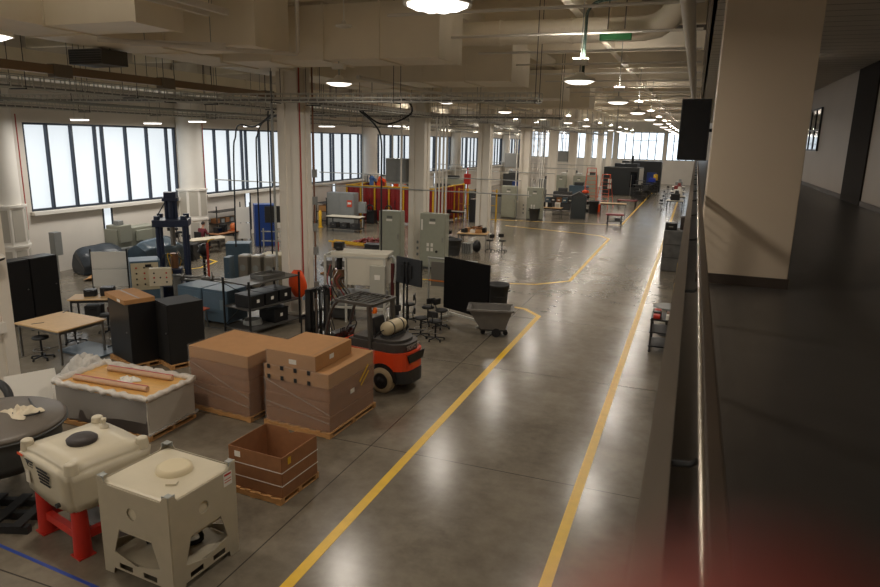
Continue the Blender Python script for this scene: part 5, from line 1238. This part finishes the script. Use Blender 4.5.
# open fence to the right of the booth
t = thing('guard_fence', 'grey mesh fence with yellow posts right of the red booth', 'fence', (-16.7,48.5,0))
for k in range(5):
    B((.75*k,0,1.2),(.1,.1,2.4)).build('post', YELLOW, t)
    if k < 4:
        for i in range(8): MB().bar((.75*k+.09*i+.06,0,.15),(.75*k+.09*i+.06,0,2.3),.012).build('mesh_wire', GREY, t)
        for z in (.15,1.2,2.3): B((.75*k+.375,0,z),(.75,.03,.04)).build('mesh_rail', YELLOW, t)
work_table(-16.4,46.9,1.3,.7,.8,0,'small desk in front of the mesh fence right of the booth',mat('grey_top',(150,148,140),.4),DARK)
stool(-16.6,46.1,'dark stool in front of the small desk by the mesh fence',rz=.3,group='stools deeper in the hall')
plain_cabinet(-15.1,47.6,.7,.6,1.7,0,'black cabinet at the right end of the mesh fence',BLACK)
# table with clutter and stools
work_table(-11.25,35.4,1.7,1.3,.95,R(10),'wood topped table heaped with cardboard clutter, beside a column',WOOD,STEEL)
rr = random.Random(7)
for i, (dx,dy,sz,m_) in enumerate(((-.3,.2,(.45,.35,.22),CARD),(.15,.25,(.4,.4,.3),CARD2),(.35,-.2,(.35,.3,.18),CARD),(-.45,-.3,(.3,.25,.2),BLACK),(.0,-.15,(.3,.2,.16),PAPER),(.55,.15,(.25,.25,.25),BLACK))):
    t = thing('clutter_box', ('open brown carton','tall brown carton','flat brown carton','black case','white package','black canister')[i]+' on the heaped wood table', 'box', (-11.25+dx,35.4+dy,.95), rr.uniform(-.5,.5)); RB((0,0,sz[2]/2),sz,.015).build('body', m_, t); MB().box((sz[0]*.3,0,sz[2]+.03),(sz[0]*.5,sz[1],.01),ry=-.5).build('flap', m_, t)
for x, y, l, rz in ((-12.5,35.2,'at its left side',1.),(-12.2,36.4,'at its back left',2.),(-10.2,35.1,'at its right side',4.),(-9.55,35.3,'farthest right of it',.6)): stool(x,y,'black stool at the heaped wood table, '+l,rz=rz,group='stools at the heaped table')
trash_can(-11.6,33.0,.85,.42,'dark trash can in front of the heaped wood table')
t = thing('backpack', 'black backpack on the floor under the heaped wood table', 'backpack', (-10.75,34.45,0), .3); mb = MB().sph((0,0,.33),(.24,.2,.34),14,10,.03); mb.build('bag', BLACK, t); MB().tube(poly_smooth([(-.1,-.18,.5),(-.12,-.28,.3),(-.1,-.2,.1)],5),.02,6).build('strap', DARK, t)
t = thing('cable_box', 'white box of cables on the floor left of the backpack', 'box', (-11.1,33.9,0)); B((0,0,.28),(.5,.35,.56)).build('body', GALV, t)
for i in range(5): MB().tube(poly_smooth([(-.2+.1*i,-.18,.56),(-.2+.1*i,-.24,.3),(-.18+.1*i,-.2,.02)],4),.015,5).build('cable', DARK, t)
trash_can(-11.3,50.9,.95,.4,'dark trash can in front of the farther grey green cabinets')
work_table(-10.6,53.4,2.0,.9,.85,0,'wood topped desk right of the farther grey green cabinets',WOOD,DARK)
for i in range(3):
    t = thing('desk_equipment', ('dark monitor','black case','white box')[i]+' on the wood desk right of the farther cabinets', 'equipment', (-11.2+.6*i,53.5,.85)); RB((0,0,.2),(.4,.25,.4),.02).build('body', (BLACK,CHAR,PAPER)[i], t); B((0,-.14,.2),(.3,.02,.25)).build('face', (SCREEN,BLACK,LGREY)[i], t)
rack_open(-10.2,56.5,3.0,.8,2.0,0,'dark rack of equipment behind the wood desk, right of the farther cabinets',(.3,1.0,1.6))
for i in range(6):
    t = thing('rack_box', ('blue grey','charcoal','brown')[i % 3]+' box on the dark equipment rack, %s from the left' % ORD[i], 'box', (-11.4+.48*i,56.5,1.02)); RB((0,0,.2),(.42,.5,.4),.02).build('body', (BLUEG,CHAR,CARD2)[i % 3], t); B((0,-.26,.2),(.2,.02,.1)).build('label_plate', PAPER, t)
# ================================================================== FAR END AND RIGHT SIDE
t = thing('tool_cabinet', 'dark cabinet with a peaked cover and side gear, beside the far aisle', 'cabinet', (-8.35,54.2,0), R(10))
RB((-.1,0,.9),(1.2,.9,1.8),.02).build('body', mat('slate_cabinet',(52,58,60),.4), t); B((-.1,-.46,.95),(1.1,.02,1.5)).build('door', mat('slate_cabinet',(52,58,60),.4), t)
MB().plate([(-.75,1.8),(.55,1.8),(-.1,2.15)],.9,Matrix.Translation((0,.45,0)) @ Matrix.Rotation(VERT,4,'X')).build('peaked_cover', CHAR, t)
for z in (.5,1.1,1.6): B((.62,0,z),(.25,.8,.05)).build('side_shelf', STEEL, t)
for z in (.53,1.13,1.63): RB((.62,.05,z+.14),(.2,.5,.26),.03).build('side_gear', BLACK, t)
t = thing('orange_light', 'orange lump of gear lying on the peaked dark cabinet', 'gear', (-8.0,54.45,2.02)); MB().sph((0,0,.12),(.3,.2,.16),12,8,.05).build('body', ORANGE, t); B((0,0,.02),(.5,.3,.04)).build('base', CHAR, t)
step_ladder(-8.9,63.6,3.7,1.3,R(12),'tall orange step ladder, left of two in front of the big dark machine',mat('ladder_orange',(206,84,50),.5),ORANGE,10)
step_ladder(-7.7,65.0,3.1,1.2,R(-10),'orange step ladder, right of two in front of the big dark machine',mat('ladder_orange',(206,84,50),.5),ORANGE,9)
trash_can(-7.85,58.6,1.1,.45,'dark trash can left of the red trolley far down the hall')
work_table(-6.2,58.6,2.2,.9,1.0,R(5),'long wood topped bench in front of the orange ladders',WOOD,DARK)
t = thing('orange_tool', 'orange tool case on the floor left of the long bench by the ladders', 'case', (-7.8,60.2,0)); RB((0,0,.35),(.8,.5,.7),.04).build('body', ORANGE, t); B((0,0,.72),(.5,.06,.06)).build('handle', BLACK, t)
t = thing('red_trolley', 'low red topped trolley at the yellow stripe far down the aisle', 'trolley', (-5.25,51.3,0), R(12))
RB((0,0,.78),(1.3,.7,.1),.02).build('top', mat('trolley_red',(126,40,50),.45), t)
for sx in (-.5,.5):
    for sy in (-.26,.26): MB().box((sx,sy,.42),(.06,.06,.64)).sph((sx,sy,.06),.06,8,6).build('leg', DARK, t)
B((0,0,.3),(1.1,.6,.05)).build('shelf', DARK, t); B((.2,0,.42),(.4,.4,.2)).build('gear_box', CHAR, t)
t = thing('red_trolley', 'second low red trolley behind the first, near the big dark machine', 'trolley', (-5.7,66.,0), R(-8))
RB((0,0,.7),(1.8,.8,.1),.02).build('top', mat('trolley_red',(126,40,50),.45), t)
for sx in (-.8,.8): B((sx,0,.33),(.06,.6,.64)).build('leg', DARK, t)
# big dark machine
t = thing('machining_centre', 'very big dark machine enclosure with two white labels, far down the hall', 'machine', (-7.9,83.5,0), R(-4))
DM = mat('dark_machine',(38,42,44),.4)
RB((0,0,1.65),(4.1,3.4,3.2),.05).build('enclosure', DM, t); RB((.3,.2,3.45),(2.6,2.,.5),.05).build('roof_unit', mat('dark_machine_top',(30,36,42),.5), t)
B((1.45,-1.72,1.9),(.8,.05,1.8)).build('window', GLASS, t); B((1.2,-1.72,1.2),(.06,.08,2.4)).build('door_rail', STEEL, t)
for z in (.95,1.6): B((-1.25,-1.72,z),(.42,.03,.48)).build('label_plate', PAPER, t)
B((2.06,0,1.6),(.05,3.3,3.1)).build('end_panel', LGREY, t); B((0,0,.06),(4.2,3.5,.12)).build('plinth', BLACK, t)
C((.9,.2,3.6),(.9,.2,4.6),.14).build('chimney', DARK, t)
t = thing('machining_centre', 'second big dark machine behind the one with two white labels', 'machine', (-6.5,93.,0))
RB((0,0,1.9),(5.,3.,3.8),.06).build('enclosure', DM, t); RB((1.4,-1.4,1.6),(1.2,.4,1.6),.05).build('control_unit', mat('machine_blue',(38,60,120),.4), t); B((-1,-1.52,1.8),(1.6,.05,1.6)).build('window', GLASS, t)
# cluttered carts between machine and aisle
rr = random.Random(21)
names = ['dark tall equipment cart','dark low equipment cart','black cart stacked with cases','dark cart with a blue crate','dark cart with a yellow drum','black frame cart','dark cart with wheels showing']
for i, (x,y) in enumerate(((-5.6,79.5),(-5.0,82.6),(-4.9,78.0),(-4.7,86.),(-4.5,89.5),(-5.7,76.2),(-5.2,74.3))):
    t = thing('equipment_cart', names[i]+' at the right of the big dark machine', 'cart', (x,y,0), rr.uniform(-.3,.3)); hh = (1.9,1.2,1.7,1.4,1.5,1.6,1.1)[i]
    for sx in (-.4,.4):
        for sy in (-.3,.3): B((sx,sy,hh/2+.05),(.06,.06,hh-.1)).build('post', BLACK, t); C((sx,sy-.02,.07),(sx,sy+.02,.07),.07,n=12).build('wheel', RUBBER, t)
    for z in (.2,hh*.55,hh): B((0,0,z),(.9,.7,.05)).build('shelf', DARK, t)
    for z in (.22,hh*.55+.02): RB((rr.uniform(-.1,.1),0,z+.2),(.55,.5,.36),.03).build('case', rr.choice([BLACK,CHAR,DARK]), t)
    if i == 3: RB((0,0,hh+.3),(.7,.5,.5),.04).build('blue_crate', mat('bright_blue',(40,60,170),.45), t)
    if i == 4: MB().lathe([(.25,0),(.27,.35),(.25,.7),(.1,.75)],(0,0,hh+.03),18).build('yellow_drum', YELLOW, t)
for i, (x,y) in enumerate(((-4.4,81.),(-4.2,84.))): stool(x,y,'dark stool beside the carts at the far end of the aisle, %s one' % ('nearer','farther')[i],rz=i,group='stools deeper in the hall')
# rows of equipment between the columns, far left
kit = [(-15.2,55.5,2.2,.9,1.3,GREY,'grey bench unit'),(-18.6,60.5,2.4,.9,1.2,BLACK,'black bench unit'),(-16.,65.,1.4,.9,2.1,BLUE,'blue cabinet'),(-20.5,55.,2.6,1.,1.9,LGREY,'pale cabinet'),(-11.,61.,1.6,.9,1.6,CHAR,'charcoal cabinet'),(-22.3,63.,2.2,1.,2.2,GREYG,'grey green cabinet'),(-10.6,67.5,1.8,1.,1.8,BLUEG,'blue grey cabinet'),(-15.,75.,2.4,1.,1.9,GREY,'grey cabinet'),(-20.,78.,2.4,1.,2.2,CHAR,'charcoal cabinet'),(-14.5,86.,2.6,1.2,2.2,LGREY,'pale cabinet'),(-10.8,78.,1.2,.9,2.4,GREYG,'grey green cabinet')]
wh = ['right of the mesh fence','left of the farther grey green cabinets','well behind the farther grey green cabinets','by the window wall beyond the mesh fence','behind the dark equipment rack','by the window wall, beyond the pale one','left of the orange ladders','behind the orange ladders to the left','far down by the window wall','near the far end wall at the left','left of the big dark machine']
for (x,y,w,d,h,m,l), q in zip(kit, wh):
    t = plain_cabinet(x,y,w,d,h,0,l+' '+q,m,0,2,'shop_cabinet')
    RB((0,0,h+.17),(w*.5,d*.6,.32),.04).build('top_unit', CHAR, t)
for i,(x,y) in enumerate(((-14.2,56.6),(-17.3,57.8),(-19.2,52.7))): work_table(x,y,1.9,.9,.9,0,'distant work table %s' % ('behind the left farther grey green cabinet','left of the farther cabinets','right of the mesh fence, toward the windows')[i],WOOD,DARK)
for i,(x,y) in enumerate(((-17.6,56.9),(-18.4,59.4),(-17.2,60.2),(-14.9,57.6))): stool(x,y,'distant dark stool '+('in front of the distant table left of the farther cabinets','behind the distant table left of the farther cabinets','farthest of the stools near the black bench unit','by the distant table behind the left farther cabinet')[i],rz=i,group='stools deeper in the hall')
t = thing('lattice_mast', 'pale lattice mast rising beside the farther grey green cabinets', 'mast', (-12.9,57.5,0))
for sx in (-.22,.22):
    for sy in (-.22,.22): MB().bar((sx,sy,0),(sx,sy,6.9),.05).build('chord', WHITE, t)
mb = MB()
for i in range(14):
    s = 1 if i % 2 else -1
    for sy in (-.22,.22): mb.bar((-.22*s,sy,.49*i),(.22*s,sy,.49*i+.49),.03)
    mb.bar((-.22,-.22*s,.49*i),(-.22,.22*s,.49*i+.49),.03).bar((.22,-.22*s,.49*i),(.22,.22*s,.49*i+.49),.03)
mb.build('lattice', WHITE, t)
t = thing('red_mast', 'thin red equipment mast by the window wall beyond the red booth', 'mast', (-18.8,56.8,0)); C((0,0,0),(0,0,3.6),.06).build('pole', RED, t); B((0,0,2.6),(.5,.4,.9)).build('body', RED, t); C((0,0,0),(0,0,.05),.3).build('base', DARK, t)

# right of the aisle, below the railing
t = thing('grey_cabinet', 'mottled grey cabinet beside the right stripe, black cases on top', 'cabinet', (-.42,34.2,0))
RB((0,0,1.0),(1.3,1.5,1.95),.02).build('body', mat('mottled_grey',(98,98,96),.6,var=.25,scale=3), t)
for z in (.68,1.32): B((-.656,0,z),(.012,1.4,.02)).build('drawer_gap', DARK, t); B((0,-.756,z),(1.2,.012,.02)).build('drawer_gap', DARK, t)
for (dx,dy,s,l) in ((-.35,-.2,(.55,.6,.34),'low black case on the mottled grey cabinet, left one'),(.3,.2,(.5,.6,.62),'taller dark case on the mottled grey cabinet, right one')):
    t = thing('black_case', l, 'case', (-.42+dx,34.2+dy,1.975)); RB((0,0,s[2]/2),s,.03).build('shell', (BLACK if dx < 0 else mat('dark_brown_case',(54,44,40),.5)), t); B((0,-s[1]/2-.01,s[2]*.5),(.2,.03,.05)).build('latch', STEEL, t)
for i,(y,h) in enumerate(((23.4,1.5),(27.0,1.6))):
    t = thing('yellow_bollard', 'yellow bollard below the railing, %s one' % ('nearer','farther')[i], 'bollard', (-.17,y,0)); MB().lathe([(.085,0),(.085,h-.1),(.06,h-.03),(.01,h)],n=16).build('post', YELLOW, t); C((0,0,0),(0,0,.02),.14).build('base', YELLOW, t)
t = thing('round_table', 'small grey rounded table top beside the right stripe, above the black cart', 'table', (-.35,21.9,0)); MB().lathe([(.42,.9),(.45,.92),(.45,.95),(.42,.96)],n=28).build('top', GREY, t); C((0,0,.03),(0,0,.9),.04).build('stem', DARK, t); MB().lathe([(.25,0),(.25,.02),(.05,.05)],n=20).build('foot', DARK, t)
t = thing('parts_cart', 'black cart of small red and white parts beside the right stripe', 'cart', (-.42,20.2,0))
for sx in (-.3,.3):
    for sy in (-.45,.45): B((sx,sy,.55),(.05,.05,1.0)).build('post', BLACK, t); MB().sph((sx,sy,.045),.045,8,6).build('caster', RUBBER, t)
for z in (.2,.62,1.0): B((0,0,z),(.7,1.0,.04)).build('shelf', BLACK, t)
rr = random.Random(14)
for i in range(6): RB((-.18+.36*(i % 2),-.32+.32*(i//2),1.08),(.2,.22,rr.uniform(.1,.18)),.02).build('part_bin', [RED,PAPER,BLACK,mat('brown_bin',(120,76,50),.5),RED,CHAR][i], t)
rr = random.Random(15)
for i, (x,y) in enumerate(((-1.4,66.),(-1.3,72.),(-1.5,79.),(-1.6,88.))):
    work_table(x,y,1.5,1.8,.95,0,'pale topped workbench under the mezzanine side, %s of four' % ('nearest','second','third','farthest')[i],mat('bench_top',(196,188,170),.45),DARK)
    t = thing('bench_machine', ('black bench machine','white bench machine','dark red bench machine','grey bench machine')[i]+' on a workbench under the mezzanine side', 'machine', (x,y,.95)); MB().rbox((0,0,.3),(.8,.9,.6),.04).box((.1,0,.75),(.4,.5,.3),top=.7).build('body', (BLACK,PAPER,mat('dark_red_machine',(130,48,44),.5),GREY)[i], t); B((-.41,0,.35),(.02,.5,.3)).build('panel', CHAR, t)
    stool(x-1.2,y-.3,'dark stool at the %s workbench under the mezzanine side' % ('nearest','second','third','farthest')[i],rz=i,group='stools under the mezzanine side')

# ================================================================== THE PHOTOGRAPHER'S FINGER (close to the lens)
def campt(x, y, z):      # right, down, forward of the eye, in metres
    X = Vector((.93506596, .3537951, .02192427)); Dn = Vector((.10018008, -.20443024, -.97374135)); F = Vector((-.34002294, .91270877, -.22659899))
    return (Vector((0,0,6.))+X*x+Dn*y+F*z)[:]
t = thing('hand', 'blurred red fingertip of the photographer at the lower edge, in front of the railing', 'hand')
def chain(pts, rad):
    return [campt(*p) for p in pts], rad
V = [(.055,.100,.010),(.050,.080,.016),(.040,.058,.024),(.030,.034,.027),(.0160,.0200,.0250),(.0040,.0152,.0236)]
Rr = [.012,.0098,.0092,.0092,.0098,.0098]
idx = [(i,i+1) for i in range(5)]
palm = [(.062,.118,.004),(.070,.138,.0),(.078,.165,-.005),(.105,.24,-.03),(.15,.36,-.08)]; pr_ = [(.024,.016),(.028,.018),(.022,.019),(.027,.025),(.036,.034)]
o = len(V); V2 = V+palm; R2 = Rr+pr_; E2 = idx+[(0,o),(o,o+1),(o+1,o+2),(o+2,o+3),(o+3,o+4)]
for k, (dx, ln) in enumerate(((.018,1.0),(.034,.92),(.048,.75))):          # the other fingers, curled below the frame
    b = len(V2); base = (.062+dx,.108+.006*k,.004)
    V2 += [base,(base[0]-.006,base[1]-.03*ln,.022),(base[0]-.018,base[1]-.022*ln,.042),(base[0]-.02,base[1]+.004,.040)]; R2 += [.0115,.0095,.0085,.007]
    E2 += [(o,b),(b,b+1),(b+1,b+2),(b+2,b+3)]
b = len(V2); V2 += [(.046,.128,.012),(.030,.108,.026),(.020,.092,.036)]; R2 += [.013,.0105,.0085]; E2 += [(o+1,b),(b,b+1),(b+1,b+2)]
skinned('body', [campt(*p) for p in V2], E2, R2, SKIN, t, root=o, lvl=2)
nail = MB().sph((0,0,0),(.0045,.0035,.0009),12,6).build('nail', mat('nail',(214,150,132),.25), t); nail.location = campt(.0100,.0160,.0325); nail.rotation_euler = (R(14),R(-12),R(20))
# ================================================================== CAMERA AND WORLD
cam = bpy.data.cameras.new('camera'); co = bpy.data.objects.new('camera', cam); COL.objects.link(co)
cam.sensor_width = 36.; cam.sensor_fit = 'HORIZONTAL'; cam.lens = 663.*36./880.
cam.clip_start = .004; cam.clip_end = 300
X = Vector((.93506596, .3537951, .02192427)); Dn = Vector((.10018008, -.20443024, -.97374135)); F = Vector((-.34002294, .91270877, -.22659899))
M3 = Matrix((X, -Dn, -F)).transposed()
co.matrix_world = Matrix.Translation((0, 0, 6.)) @ M3.to_4x4()
cam.dof.use_dof = True; cam.dof.focus_distance = 16.; cam.dof.aperture_fstop = 27.1/5.4
SC.camera = co
wd = bpy.data.worlds.new('world'); SC.world = wd; wd.use_nodes = True
wd.node_tree.nodes['Background'].inputs['Color'].default_value = (.9, .95, 1, 1)
wd.node_tree.nodes['Background'].inputs['Strength'].default_value = .3
vs = SC.view_settings
SC.display_settings.display_device = 'sRGB'
vs.view_transform = 'Standard'; vs.look = 'None'; vs.exposure = .38; vs.gamma = 1.; vs.use_curve_mapping = False
SC.cycles.use_denoising = True
SC.cycles.use_light_tree = True
SC.cycles.max_bounces = 8; SC.cycles.diffuse_bounces = 4; SC.cycles.glossy_bounces = 3; SC.cycles.transparent_max_bounces = 12
SC.cycles.sample_clamp_indirect = 4.
SC.cycles.caustics_reflective = False; SC.cycles.caustics_refractive = False
SC.cycles.use_adaptive_sampling = False
SC.cycles.sample_clamp_direct = 0.
